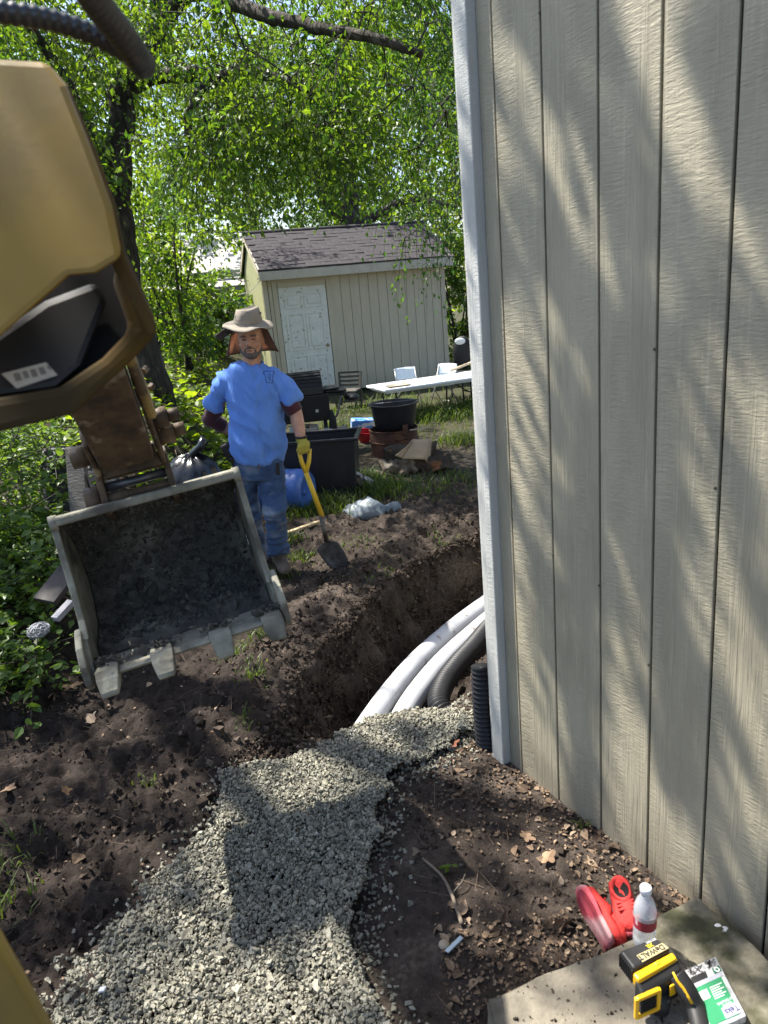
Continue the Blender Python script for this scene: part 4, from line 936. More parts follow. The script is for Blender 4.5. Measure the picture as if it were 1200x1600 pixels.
# jeans
j = MB()
j.tube([Q(402, 712), Q(403, 728), Q(404, 745)], [(.178, .128), (.186, .132), (.182, .125)], 20, ell=(1, 0, 0))
KL, AL = Q(394, 806, .08), Q(404, 862, .26); KR, AR = Q(430, 803, -.14), Q(434, 860, -.04)
j.tube([Q(382, 740), Q(384, 772, .04), KL, KL.lerp(AL, .5), AL], [.098, .084, .068, .062, .064], 16)
j.tube([Q(423, 740), Q(427, 772, -.04), KR, KR.lerp(AR, .45), AR + Vector((0, 0, .015)), AR + Vector((.002, -.01, -.02))], [.102, .090, .078, .072, .080, .080], 16)
jeans = organic('jeans', j, M_jean, man, .0085, 4, True)
def jean_folds(co, nr):
    z = co[:, 2]; kz = np.exp(-((z - .12) / .10) ** 2) + .7 * np.exp(-((z - .47) / .09) ** 2) + .35
    a = 1 - np.abs(vnoise(np.stack([co[:, 0] * 7, co[:, 1] * 7, z * 22], -1))); return co + nr * ((a - .6) * .034 * kz)[:, None]
vdisp(jeans, jean_folds)
MB().box(Q(434, 733, -.145), (.026, .006, .085), (0, .10, 0), .002).build('strap_end', M_black, jeans, False, True)
MB().box(Q(404, 727, -.143), (.008, .006, .06), (0, .1, 0), .001).build('fly_seam', mat('seam_thread', (.12, .10, .08)), jeans, False, True)
# boots
for nm_, A, fwd in (('boot', AL, Vector((.05, -.16, 0))), ('boot', AR, Vector((.06, -.17, 0)))):
    bt = MB(); base = Vector((A.x, A.y, Hh(A.x, A.y))); a = base + Vector((0, .03, .05)); c = a + fwd
    bt.tube([A + Vector((0, .01, .03)), base + Vector((0, .025, .12)), base + Vector((0, .03, .055))], [.052, .052, .055], 14)
    bt.tube([a + Vector((0, .03, -.005)), a.lerp(c, .4), a.lerp(c, .8) + Vector((0, 0, -.012)), c + Vector((0, 0, -.02))], [(.042, .045), (.046, .05), (.050, .036), (.030, .022)], 14, ell=(1, 0, 0))
    organic(nm_, bt, M_boot, man, .008, 3, True)
# holster pouch on the belt
hp = MB(); hp.box(Q(358, 706, -.05), (.075, .05, .13), (.1, -.35, .3), .012); hp.box(Q(366, 721, -.06), (.05, .045, .08), (.1, -.3, .3), .01)
hp.build('holster', M_black, man, False, True)
# hat: crown, brim, neck cape
hb = hc + Vector((0, .005, .100)); R_ = Euler((math.radians(8), math.radians(5), 0)).to_matrix(); hat = MB()
def hring(r, z, n=40, droop=0):
    o = []
    for i in range(n):
        a = 2 * math.pi * i / n; o.append(hb + R_ @ Vector((r * .93 * math.cos(a), r * 1.08 * math.sin(a), z - droop * abs(math.cos(a)) ** 2 + .010 * droop * 40 * 0 * math.sin(3 * a))))
    return o
rings = [hring(.178, -.012, droop=.012), hring(.176, -.006, droop=.012), hring(.14, .0, droop=.006), hring(.100, .008), hring(.098, .020), hring(.094, .035), hring(.088, .062), hring(.077, .096), hring(.066, .101), hring(.03, .092), hring(.004, .088)]
V = [q for r in rings for q in r]; F = [(i * 40 + k, i * 40 + (k + 1) % 40, (i + 1) * 40 + (k + 1) % 40, (i + 1) * 40 + k) for i in range(len(rings) - 1) for k in range(40)]
n0 = len(V); under = [hring(.176, -.016, droop=.012), hring(.14, -.008, droop=.006), hring(.092, .0)]
V += [q for r in under for q in r]; F += [(n0 + i * 40 + k, n0 + (i + 1) * 40 + k, n0 + (i + 1) * 40 + (k + 1) % 40, n0 + i * 40 + (k + 1) % 40) for i in range(2) for k in range(40)]
F += [(k, n0 + k, n0 + (k + 1) % 40, (k + 1) % 40) for k in range(40)]
hat.add(V, F); hat = hat.build('hat', M_hat, man, True, True)
vdisp(hat, lambda co, nr: co + nr * (.004 * fbm(co * 16, 3))[:, None] + np.array([0, 0, 1]) * (.020 * fbm(co[:, :] * 7 + 2, 2))[:, None])
band = MB(); rb = [hring(.1015, .010), hring(.0985, .034)]; band.add(rb[0] + rb[1], [(k, (k + 1) % 40, 40 + (k + 1) % 40, 40 + k) for k in range(40)]); band.build('hat_band', M_hat, hat, True, True)
for s_ in (-1, 1): MB().tube([hb + R_ @ Vector((s_ * .086, -.03, .07)), hb + R_ @ Vector((s_ * .094, -.033, .071))], .005, 8).build('eyelet', M_black, hat, True, True)
cape_m = leaf_mat('neck_cape_cloth', (.19, .13, .105), (.21, .145, .118), .55, (2.6, 2.45, 2.25), .9, .1)
cp = MB(); n_, m_ = 26, 8; V = []
for jx in range(m_ + 1):
    t = jx / m_
    for i in range(n_ + 1):
        a = math.radians(-12 + 204 * i / n_); r = .104 + .062 * t + .010 * math.sin(i * 1.3 + t * 2) * t
        V.append(hb + Vector((r * 1.02 * math.cos(a), r * .95 * math.sin(a) + .01, -.012 - .185 * t)))
F = [(j_ * (n_ + 1) + i, j_ * (n_ + 1) + i + 1, (j_ + 1) * (n_ + 1) + i + 1, (j_ + 1) * (n_ + 1) + i) for j_ in range(m_) for i in range(n_)]
cape = link('neck_cape', MB().add(V, F).mesh('neck_cape', wloc(hat)), cape_m, hat, True); sd = cape.modifiers.new('t', 'SOLIDIFY'); sd.thickness = .0016
hm = MB(); hm.tube([V[m_ * (n_ + 1) + i] for i in range(n_ + 1)], .0035, 6); hm.tube([V[j_ * (n_ + 1)] for j_ in range(m_ + 1)], .0035, 6); hm.tube([V[j_ * (n_ + 1) + n_] for j_ in range(m_ + 1)], .0035, 6)
hm.build('cape_hem', mat('cape_hem', (.075, .032, .026)), hat, True, True)
fl_ = MB(); fl_.add([Q(352, 512, -.02), Q(366, 516, .02), Q(362, 520, .03), Q(341, 531, .06), Q(336, 524, .04)], [(0, 1, 2, 3, 4)]); fo = fl_.build('loose_flap', mat('brown_flap', (.075, .055, .045)), hat, False, True); sd = fo.modifiers.new('t', 'SOLIDIFY'); sd.thickness = .006
# face details
eyew = mat('eye', (.10, .07, .06), rough=.2)
for s_ in (-1, 1):
    e = hc + Vector((s_ * .034 + .002, -.084, -.001)); MB().ell(e, (.013, .008, .0045), 10, 6).build('eye', eyew, man, True, True)
    MB().tube([e + Vector((-.020 * 1, -.008, .017 + (.004 if s_ > 0 else .002))), e + Vector((0, -.013, .022)), e + Vector((.020, -.008, .017 + (.002 if s_ > 0 else .004)))], [.003, .0055, .003], 8).build('eyebrow', M_hair, man, True, True)
    MB().tube([e + Vector((-.016, -.002, .005)), e + Vector((0, -.007, .0075)), e + Vector((.016, -.002, .005))], [.003, .0045, .003], 8).build('eyelid', M_skin, man, True, True)
bd = MB()
bd.ell(hc + Vector((.002, -.056, -.102)), (.044, .037, .030), 14, 8); bd.tube([hc + Vector((-.028, -.078, -.060)), hc + Vector((0, -.096, -.052)), hc + Vector((.030, -.078, -.060))], [.006, .0085, .006], 8)
for s_ in (-1, 1): bd.tube([hc + Vector((s_ * .030, -.078, -.060)), hc + Vector((s_ * .036, -.068, -.086)), hc + Vector((s_ * .028, -.064, -.102))], [.007, .009, .010], 8); bd.tube([hc + Vector((s_ * .072, -.012, -.04)), hc + Vector((s_ * .064, -.034, -.078)), hc + Vector((s_ * .036, -.056, -.106))], [.007, .012, .012], 8)
organic('beard', bd, M_hair, man, .005, 2, True)
MB().tube([hc + Vector((-.022, -.093, -.073)), hc + Vector((.003, -.098, -.0715)), hc + Vector((.026, -.093, -.073))], [.001, .0024, .001], 6).build('mouth', mat('lip_line', (.10, .035, .03)), man, True, True)
# emblem printed on the chest, laid on the cloth
bpy.context.view_layer.update()
def on_mesh(o, px, py, lift=.0015):
    mw = o.matrix_world.inverted(); d_ = Vector(ray(px, py)); a = mw @ Vector(CC); ok, loc, nor, _ = o.ray_cast(a, (mw.to_3x3() @ d_).normalized())
    return (o.matrix_world @ loc) - d_.normalized() * lift if ok else Vector(P(px, py, YM - .14))
em = MB()
def stroke(pts, w_=.0035):
    q = [on_mesh(shirt, *p) for p in pts]
    for a, c in zip(q[:-1], q[1:]): em.bar(a, c, w_, .001, up=(0, -1, .2))
def dense(pts, k=4):
    o = []
    for a, c in zip(pts[:-1], pts[1:]): o += [(a[0] + (c[0] - a[0]) * t / k, a[1] + (c[1] - a[1]) * t / k) for t in range(k)]
    return o + [pts[-1]]
stroke(dense([(412, 580), (428, 580), (428.5, 583.5), (427, 584), (425.5, 598.5), (416.5, 598), (413.5, 584.5), (411.5, 584), (412, 580)], 3))
stroke([(420.5 + 2.6 * math.cos(a / 6 * 6.28), 587 + 3 * math.sin(a / 6 * 6.28)) for a in range(7)], .003)
stroke([(418.5, 590.5), (422.5, 591.5), (422, 594.5), (419, 595)], .003)
em.build('emblem', mat('emblem_ink', (.015, .03, .12), rough=.8), shirt, False, True)
# shovel
shov = thing('shovel', 'yellow handled digging shovel standing in the soil beside the man', 'shovel', G(540, 897, .0))
M_sy = mat('yellow_fibreglass', (.62, .42, .035), (.54, .36, .03), .4, 9, spec=.4)
M_ss = mat('worn_shovel_steel', (.20, .185, .17), (.09, .08, .072), .5, 18, c3=(.06, .046, .036), s3=7, metal=.35, bump=.3)
g0, g1 = Q(467, 704, -.20), Q(484, 701, -.16); yk = Q(478, 738, -.18); so_, sk = Q(503, 806, -.13), Q(510, 846, -.11)
MB().tube([yk, so_], [.0175, .0185], 14).build('shaft', M_sy, shov, True, True)
yo = MB(); yo.tube([g0, g0.lerp(yk, .5) + Vector((-.006, 0, 0)), yk], [.013, .015, .017], 10); yo.tube([g1, g1.lerp(yk, .5) + Vector((.008, 0, 0)), yk], [.013, .015, .017], 10); yo.ell(g0, (.016, .014, .018)); yo.build('yoke', M_sy, shov, True, True)
MB().tube([g0, g1], .014, 12).build('grip', M_black, shov, True, True)
MB().tube([g0 + Vector((-.003, -.014, 0)), g0 + Vector((-.003, -.0165, 0))], .006, 8).build('rivet', M_black, shov, True, True)
MB().tube([so_ + (yk - so_) * .03, so_.lerp(sk, .5) + Vector((-.004, .01, 0)), sk], [.019, .016, .017], 12).build('socket', M_ss, shov, True, True)
tip = Vector(G(541, 897, -.01)); tip.y = max(tip.y, sk.y - .06); 
ax = (tip - sk); Lb = ax.length; ax.normalize(); sd_ = Vector((.86, -.35, .1)); sd_ = (sd_ - ax * ax.dot(sd_)).normalized(); nn = ax.cross(sd_)
V = []; rows = [(0, .022), (.04, .075), (.10, .098), (.35, .098), (.6, .090), (.8, .068), (.93, .036), (1, .008)]
for (t, hw_) in rows:
    for k in range(9):
        u_ = (k - 4) / 4; V.append(sk + ax * (Lb * t) + sd_ * (hw_ * u_) + nn * (.026 * u_ * u_ * (hw_ / .098) - .012 * math.sin(math.pi * t)))
F = [(i * 9 + k, i * 9 + k + 1, (i + 1) * 9 + k + 1, (i + 1) * 9 + k) for i in range(len(rows) - 1) for k in range(8)]
bl = link('blade', MB().add(V, F).mesh('blade', wloc(shov)), M_ss, shov, True); sd2 = bl.modifiers.new('t', 'SOLIDIFY'); sd2.thickness = .003
# gloved hand closed over the grip
gl = MB(); hcn = (g0 + g1) / 2
palm = hcn + Vector((0, .012, .034)); gl.ell(palm, (.043, .030, .034), 14, 10); gl.tube([WRR + Vector((0, 0, .022)), WRR, palm], [.040, .038, .034], 12)
gx_ = (g1 - g0).normalized()
for i, (o_, L_) in enumerate(((-.034, .9), (-.012, 1.0), (.011, .97), (.032, .82))):
    c0 = hcn + gx_ * o_; gl.tube([c0 + Vector((0, .004, .040)), c0 + Vector((0, -.028, .026)), c0 + Vector((0, -.030 * L_, -.004)), c0 + Vector((0, -.010, -.024 * L_))], [.0115, .0115, .0108, .0095], 9)
gl.tube([palm + gx_ * -.03 + Vector((0, .01, 0)), hcn - gx_ * .045 + Vector((0, .015, .006)), hcn - gx_ * .030 + Vector((0, .012, -.022))], [.015, .0125, .0105], 9)
organic('glove', gl, M_glove, man, .0042, 2, True)
MB().tube([WRR + Vector((0, 0, .028)), WRR + Vector((0, 0, .016))], .0415, 14).build('glove_cuff', M_gdark, man, True, True)
# ================================================================== THINGS IN THE YARD
def yaw_thing(name, lab, cat, px, py, rz=0, z=None, group=None):
    p = hit(px, py); return thing(name, lab, cat, (p[0], p[1], p[2] if z is None else z), (0, 0, math.radians(rz)), group)
# black tote bin
M_bin = mat('black_tote_plastic', (.018, .019, .024), (.013, .014, .017), .42, 6, spec=.45)
bp_ = P(500, 790, 6.75); tz = Hh(-.6, 6.7)
bin_ = thing('tote_bin', 'large black plastic tote bin behind the man and shovel', 'bin', (-.66, 6.85, tz), (0, 0, math.radians(-4)))
bw, bd_, bh = .92, .50, .58
o = MB()
def tray(w0, d0, w1, d1, h, th, z0=0):
    q = MB(); a = [(-w0 / 2, -d0 / 2), (w0 / 2, -d0 / 2), (w0 / 2, d0 / 2), (-w0 / 2, d0 / 2)]; c = [(-w1 / 2, -d1 / 2), (w1 / 2, -d1 / 2), (w1 / 2, d1 / 2), (-w1 / 2, d1 / 2)]
    V = [(x, y, z0) for x, y in a] + [(x, y, z0 + h) for x, y in c] + [(x * (1 - 2 * th / w1), y * (1 - 2 * th / d1), z0 + h) for x, y in c] + [(x * (1 - 2 * th / w0), y * (1 - 2 * th / d0), z0 + th) for x, y in a]
    F = [(3, 2, 1, 0)] + [(i, (i + 1) % 4, 4 + (i + 1) % 4, 4 + i) for i in range(4)] + [(4 + i, 4 + (i + 1) % 4, 8 + (i + 1) % 4, 8 + i) for i in range(4)] + [(8 + i, 8 + (i + 1) % 4, 12 + (i + 1) % 4, 12 + i) for i in range(4)] + [(12, 13, 14, 15)]
    return q.add(V, F)
tray(bw - .08, bd_ - .08, bw, bd_, bh, .008).build('body', M_bin, bin_, False, False, .012)
rim = MB()
for (x, y, sx_, sy_) in ((0, -bd_ / 2, bw + .07, .035), (0, bd_ / 2, bw + .07, .035), (-bw / 2 - .017, 0, .035, bd_ - .036), (bw / 2 + .017, 0, .035, bd_ - .036)): rim.box((x, y, bh - .012), (sx_, sy_, .03), None, .008)
rim.build('rim', M_bin, bin_)
for x in (-.28, 0, .28): MB().box((x, -bd_ / 2 + .025, bh * .45), (.16, .012, bh * .55), (math.radians(3), 0, 0), .005).build('rib', M_bin, bin_)
# blue barrel on its side
M_bbl = mat('blue_barrel_plastic', (.055, .135, .42), (.045, .11, .35), .38, 4, spec=.45, c3=(.12, .20, .42), s3=6, t3=(.58, .7))
bar = thing('plastic_barrel', 'blue plastic barrel lying on its side behind the man', 'barrel', (-.98, 6.42, Hh(-.98, 6.42) + .19), (0, math.radians(90), math.radians(-20)))
prf = [(.02, -.33), (.145, -.33), (.178, -.31), (.192, -.26), (.192, -.10), (.184, -.09), (.184, -.06), (.192, -.05), (.192, .05), (.184, .06), (.184, .09), (.192, .10), (.192, .26), (.182, .305), (.160, .33), (.150, .318), (.02, .318)]
MB().lathe(prf, 36).build('drum', M_bbl, bar, True)
for y in (-.09, .09): MB().lathe([(.026, .31), (.026, .333), (.004, .333)], 14, (0, y, 0)).build('bung', M_bbl, bar, True)
# rusty drum with black tub on top
dr = P(617, 700, 8.35); dz = Hh(dr[0], 8.35)
M_rd = mat('rusted_drum', (.105, .048, .030), (.050, .026, .019), .85, 7, bump=.3, c3=(.16, .075, .040), s3=5, t3=(.55, .7))
drum = thing('steel_drum', 'rusty brown steel drum standing under a black tub', 'drum', (dr[0], 8.35, dz))
zt = P(615, 668, 8.35)[2] - dz; rd = .285
MB().lathe([(rd - .02, 0), (rd, .01), (rd, zt * .52), (rd + .012, zt * .54), (rd + .012, zt * .57), (rd, zt * .59), (rd, zt - .02), (rd + .008, zt - .012), (rd + .008, zt), (rd - .01, zt), (rd - .012, .03), (.01, .03)], 40).build('shell', M_rd, drum, True, auto=True)
hd = MB(); hd.tube(bez([(.03, -rd - .002, zt * .66), (.03, -rd - .035, zt * .72), (.14, -rd * .88 - .04, zt * .74), (.15, -rd * .86 - .002, zt * .67)], 6), .008, 8); hd.build('handle', M_rd, drum, True)
MB().box((.13, -rd * .92, zt + .01), (.07, .012, .12), (0, 0, .45), .004).build('hasp', M_rd, drum)
tub = thing('black_tub', 'wide black tub sitting on top of the rusty drum', 'tub', (dr[0] + .025, 8.35, dz + zt + .004))
ht = P(620, 629, 8.35)[2] - dz - zt
MB().lathe([(.02, 0), (.215, 0), (.235, .02), (.272, ht * .9), (.276, ht - .012), (.30, ht - .010), (.30, ht), (.268, ht), (.225, .025), (.02, .022)], 40).build('shell', M_bin, tub, True, auto=True)
MB().tube([(-.26, -.02, ht + .004), (.29, .04, ht + .006)], .006, 6).build('rod', M_pin, tub, True)
# stick lying across the drum lid
tag(MB().bar(Vector(P(640, 672, 8.1)), Vector(P(672, 668, 8.2)), .02, .012).build('lath_strip', mat('pale_lath', (.42, .36, .27))), 'thin pale strip sticking out beside the rusty drum rim', 'wood strip')
# folding table
M_tt = mat('white_table_plastic', (.70, .72, .74), (.64, .66, .68), .45, 4, spec=.4)
M_leg = mat('dark_steel_leg', (.05, .048, .047), rough=.45, metal=.4)
tY = 10.6; ta, tb = P(600, 606, tY - .25), P(797, 588, tY + .55); tzz = (ta[2] + tb[2]) / 2
tdir = math.atan2(tb[1] - ta[1], tb[0] - ta[0]); gz = Hh(1, 10.6)
tab = thing('folding_table', 'white plastic folding table in front of the garden shed', 'table', (ta[0], ta[1], gz), (0, 0, tdir))
th_ = tzz - gz
MB().box((.95, .35, th_ - .0), (1.90, .74, .045), None, .018).build('table_top', M_tt, tab)
MB().box((.95, .35, th_ - .035), (1.78, .62, .03)).build('skirt', M_tt, tab)
for x in (.22, 1.62):
    lg = MB()
    for y in (.10, .60): lg.tube([(x, y, th_ - .03), (x + .02, y, 0)], .014, 8)
    lg.tube([(x + .01, .10, .25), (x + .01, .60, .25)], .010, 8); lg.tube([(x, .35, .25), (x + (.35 if x < 1 else -.35), .35, th_ - .05)], .010, 8); lg.build('leg', M_leg, tab, True)
tag(MB().box(Vector(P(622, 603, tY)) + Vector((0, 0, .015)), (.34, .22, .012), (0, 0, .3), .003).build('board_scrap', mat('scrap_ply', (.42, .36, .26))), 'flat tan board scrap on the left end of the folding table', 'board')
# folding chairs
M_fc = mat('white_chair_plastic', (.60, .68, .76), (.55, .62, .70), .5, 5)
M_ft = mat('chair_tube', (.50, .50, .49), (.35, .34, .33), .4, 14, metal=.5)
def folding_chair(lab, px, py, rz, group):
    c = yaw_thing('folding_chair', lab, 'chair', px, py, rz)
    for s_ in (-1, 1):
        MB().tube([(s_ * .20, -.22, 0), (s_ * .20, .02, .45), (s_ * .19, .16, .82)], .011, 8).build('back_post', M_ft, c, True)
        MB().tube([(s_ * .185, .24, 0), (s_ * .185, -.16, .44)], .011, 8).build('leg', M_ft, c, True)
    V = []; 
    for j_ in range(5):
        for i in range(9): u = (i - 4) / 4; V.append((.205 * u, .115 + .03 * u * u * -1 + .016 * j_, .60 + .055 * j_ + .012 * (1 - u * u) * (j_ == 4)))
    bk = link('backrest', MB().add(V, [(j_ * 9 + i, j_ * 9 + i + 1, (j_ + 1) * 9 + i + 1, (j_ + 1) * 9 + i) for j_ in range(4) for i in range(8)]).mesh('backrest'), M_fc, c, True); q = bk.modifiers.new('t', 'SOLIDIFY'); q.thickness = .014
    MB().box((0, -.02, .445), (.40, .38, .028), (math.radians(-3), 0, 0), .012).build('seat', M_fc, c)
    MB().tube([(-.185, .17, .07), (.185, .17, .07)], .008, 8).build('stretcher', M_ft, c, True)
    c.scale = (.86, .86, .80)
    return c
folding_chair('pale blue folding chair behind the table, leaning at the shed wall', 640, 640, 12, 'folding chairs by the shed')
folding_chair('pale blue folding chair beside the table near the shed corner', 696, 634, -38, 'folding chairs by the shed')
# black padded chair by the corner, beyond the table
oc = yaw_thing('padded_chair', 'black padded chair with white top beyond the table end', 'chair', 722, 628, -20)
MB().box((0, 0, .45), (.48, .46, .09), None, .03).build('seat', M_black, oc); MB().ell((0, .24, .78), (.17, .05, .27), 18, 12).build('backrest', M_black, oc, True)
MB().ell((-.03, .20, .97), (.09, .02, .055), 14, 8).build('back_cover', M_tt, oc)
for x in (-.2, .2):
    for y in (-.19, .2): MB().tube([(x, y, .42), (x * 1.05, y * 1.05, 0)], .014, 8).build('leg', M_leg, oc, True)
tag(MB().bar(Vector(P(704, 579, 11.4)), Vector(P(764, 556, 11.6)), .05, .03).build('wood_pole', mat('raw_pole', (.55, .45, .30), (.45, .36, .24), .7, 9)), 'raw wooden pole slanting out from behind the corner board', 'pole')
# slat back chair
M_ch = mat('weathered_chair_wood', (.085, .078, .065), (.055, .05, .042), .75, 14)
cp_ = P(546, 640, 12.3); zs = P(546, 610, 12.3)[2]; ztop = P(545, 583, 12.3)[2]; gz = Hh(cp_[0], 12.3); gz = min(gz, zs - .33)
chr_ = thing('slat_back_chair', 'small dark slat back chair standing by the shed door', 'chair', (cp_[0] - .0, 12.3, gz), (0, 0, math.radians(-14)))
sh_, th_ = zs - gz, ztop - gz
MB().box((0, 0, sh_), (.40, .38, .035), None, .012).build('seat', M_ch, chr_)
for x in (-.18, .18):
    MB().bar((x, .17, 0), (x, .17, sh_), .034, .034).build('leg', M_ch, chr_); MB().bar((x * .95, -.16, 0), (x * .95, -.16, sh_), .036, .036).build('leg', M_ch, chr_)
    MB().bar((x, .17, sh_), (x * 1.08, .25, th_), .036, .034).build('back_post', M_ch, chr_)
for i in range(4):
    t = .25 + .24 * i; MB().box((0, .17 + .08 * t, sh_ + (th_ - sh_) * t), (.35, .016, .042), (-.2, 0, 0), .004).build('back_slat', M_ch, chr_)
MB().bar((-.17, -.16, sh_ * .5), (.17, -.16, sh_ * .5), .02, .02).build('stretcher', M_ch, chr_)
# barrel grill / smoker
gY = 8.9; gp_ = P(488, 700, gY); gz = Hh(gp_[0], gY)
M_gr = mat('black_grill_steel', (.020, .020, .022), (.014, .014, .015), .5, 9, spec=.4, bump=.05)
gr = thing('barrel_grill', 'black barrel grill with ridged lid behind the man', 'grill', (gp_[0], gY, gz), (0, 0, math.radians(8)))
zb = P(470, 657, gY)[2] - gz; zm = P(470, 616, gY)[2] - gz; zt_ = P(470, 582, gY)[2] - gz
bx0, bx1 = -.42, .26
MB().prism([(bx0, -.22, zm), (bx0, .22, zm), (bx0, .19, zb), (bx0, -.19, zb)], (0, 0, 0), (bx1 - bx0, 0, 0)).build('fire_box', M_gr, gr, False, False, .01)
lid = MB(); n_ = 14
pol = [(bx0, .21 * math.cos(math.pi * i / n_), zm + .008 + (zt_ - zm) * math.sin(math.pi * i / n_)) for i in range(n_ + 1)]
lid.prism(pol, (0, 0, 0), (bx1 - bx0 - .06, 0, 0)); lid = lid.build('lid', M_gr, gr, False, False, .004)
for i in range(2, 8):
    a = math.pi * (1 - i / 16); y, z = .214 * math.cos(a), zm + .008 + (zt_ - zm) * 1.01 * math.sin(a); MB().tube([(bx0 + .01, y, z), (bx1 - .07, y, z)], .006, 6).build('lid_ridge', M_gr, lid, True)
for i, (dx, dzz, w_) in enumerate(((.03, .055, .22), (.10, .02, .26), (.09, -.015, .28))): MB().box((bx1 + dx, -.06, zm + dzz), (w_, .30, .022), (0, math.radians(4 * i - 2), 0), .009).build('side_shelf', M_gr, gr)
MB().ell((bx1 + .30, -.05, zm - .09), (.10, .13, .045), 16, 8).build('grill_lid_plate', M_gr, gr, True)
MB().tube(bez([(bx1 - .02, -.2, zb + .02), (bx1 + .08, -.22, zb + .06), (bx1 + .15, -.2, zm - .04)], 6), .012, 8).build('bracket', M_pin, gr, True)
for x in (-.34, .20):
    for y in (-.16, .17): MB().tube([(x, y, zb + .01), (x * 1.06, y * 1.15, 0)], .015, 8).build('leg', M_gr, gr, True)
MB().box((.10, -.212, (zb + zm) / 2 - .03), (.035, .004, .035)).build('badge', mat('badge_white', (.5, .5, .48)), gr)
bagm = MB(); bagm.ell((bx1 + .02, -.20, zb - .07), (.055, .05, .20), 12, 8); o = bagm.build('hanging_bag', M_black, gr, True); vdisp(o, lambda co, nr: co + nr * (.02 * fbm(co * 14, 3))[:, None])
# small litter in front of the grill
def crumpled(name, lab, cat, px, py, Y, size, m, rot=(0, 0, 0), amp=.012, sub=True):
    c = P(px, py, Y); o = MB().box((0, 0, 0), size, None, min(size) * .08).build(name, m); bm = bmesh.new(); bm.from_mesh(o.data); bmesh.ops.subdivide_edges(bm, edges=bm.edges[:], cuts=2, use_grid_fill=True); bm.to_mesh(o.data); bm.free()
    o.location = (c[0], c[1], max(c[2], Hh(c[0], c[1]) + size[2] * .42)); o.rotation_euler = rot; vdisp(o, lambda co, nr: co + nr * (amp * fbm(co * 18 + px, 3))[:, None]); return tag(o, lab, cat)
def print_mat(name, base, ink, s=30):
    return mat(name, base, base, .6, 4, c3=ink, s3=s, t3=(.52, .56), stretch=(1, 1, 2.2))
crumpled('drink_carton', 'blue and white drink carton lying beside the red bowl', 'carton', 566, 663, 9.6, (.30, .16, .15), print_mat('blue_carton', (.09, .26, .62), (.65, .68, .72), 7), (.1, .08, .1), .01)
rb = P(569, 682, 9.2); rz_ = Hh(rb[0], 9.2); bowl = MB(); bowl.lathe([(.02, 0), (.07, 0), (.095, .05), (.105, .115), (.113, .118), (.113, .124), (.10, .122), (.088, .05), (.065, .01), (.02, .01)], 28)
ob = bowl.build('red_bowl', mat('red_plastic', (.42, .018, .025), (.36, .015, .02), .35, 4, spec=.5), None, True, auto=True); ob.location = (rb[0], 9.2, rz_ + .02); ob.rotation_euler = (.15, .1, 0); ob.scale = (1, 1, 1.15); tag(ob, 'red plastic bowl on the ground left of the rusty drum', 'bowl')
crumpled('paper_carton', 'dark and white printed carton under the grill shelf', 'carton', 519, 680, 8.7, (.16, .12, .16), print_mat('carton_white', (.35, .40, .42), (.03, .04, .06), 16), (.1, .2, .5))
crumpled('paper_carton', 'grey crumpled paper carton right of the grill leg', 'carton', 534, 677, 8.8, (.12, .10, .16), print_mat('carton_grey', (.42, .40, .36), (.16, .13, .10), 18), (.2, -.1, .2), .016)
crumpled('jug', 'small clear grey plastic jug standing near the grill', 'jug', 541, 692, 8.3, (.085, .07, .11), mat('jug_plastic', (.25, .30, .33), rough=.3), (0, .1, .3), .006)
crumpled('paper_scrap', 'white torn paper scrap beside the grill leg', 'paper', 487, 672, 8.9, (.16, .10, .10), print_mat('paper_white', (.55, .53, .50), (.10, .07, .06), 14), (.3, .2, .4), .02)
crumpled('paper_scrap', 'upright pale board scrap right behind the man\'s arm', 'paper', 457, 686, 8.6, (.05, .03, .30), mat('pale_board', (.45, .50, .50)), (0, .05, 0), .004)
crumpled('cardboard_scrap', 'speckled grey cardboard scrap leaning on the tote bin', 'cardboard', 566, 750, 6.75, (.22, .05, .10), print_mat('speckle', (.42, .41, .38), (.05, .045, .04), 30), (.5, .5, -.2), .012)
# carpet roll heap and cardboard
M_cpt = mat('dirty_carpet', (.16, .135, .105), (.085, .068, .052), .97, 20, bump=1, bscale=120, c3=(.28, .25, .21), s3=6, t3=(.56, .66), dist=.008)
ch = P(640, 725, 7.45); hp_ = thing('carpet_heap', 'muddy torn carpet pieces heaped before the rusty drum', 'carpet', (ch[0], 7.45, Hh(ch[0], 7.45)))
M_cpd = mat('dark_carpet', (.07, .052, .038), (.035, .027, .021), .97, 24, bump=1, bscale=110, c3=(.22, .10, .04), s3=5, t3=(.62, .68), dist=.008)
for i, (x0, y0, x1, y1, r, m) in enumerate(((-.30, -.16, .05, -.10, .085, M_cpt), (-.22, .02, .30, .06, .14, M_cpd), (.0, -.12, .36, -.05, .09, M_cpd))):
    q = MB(); q.tube([Vector((x0, y0, r * .8)).lerp(Vector((x1, y1, r * .9)), t / 14) for t in range(15)], [(r * (1 + .1 * math.sin(t)), r * .8) for t in range(15)], 22); o = q.build('carpet_roll', m, hp_, True)
    vdisp(o, lambda co, nr: co + nr * (.045 * fbm(co * 9 + i * 7, 4, .6))[:, None])
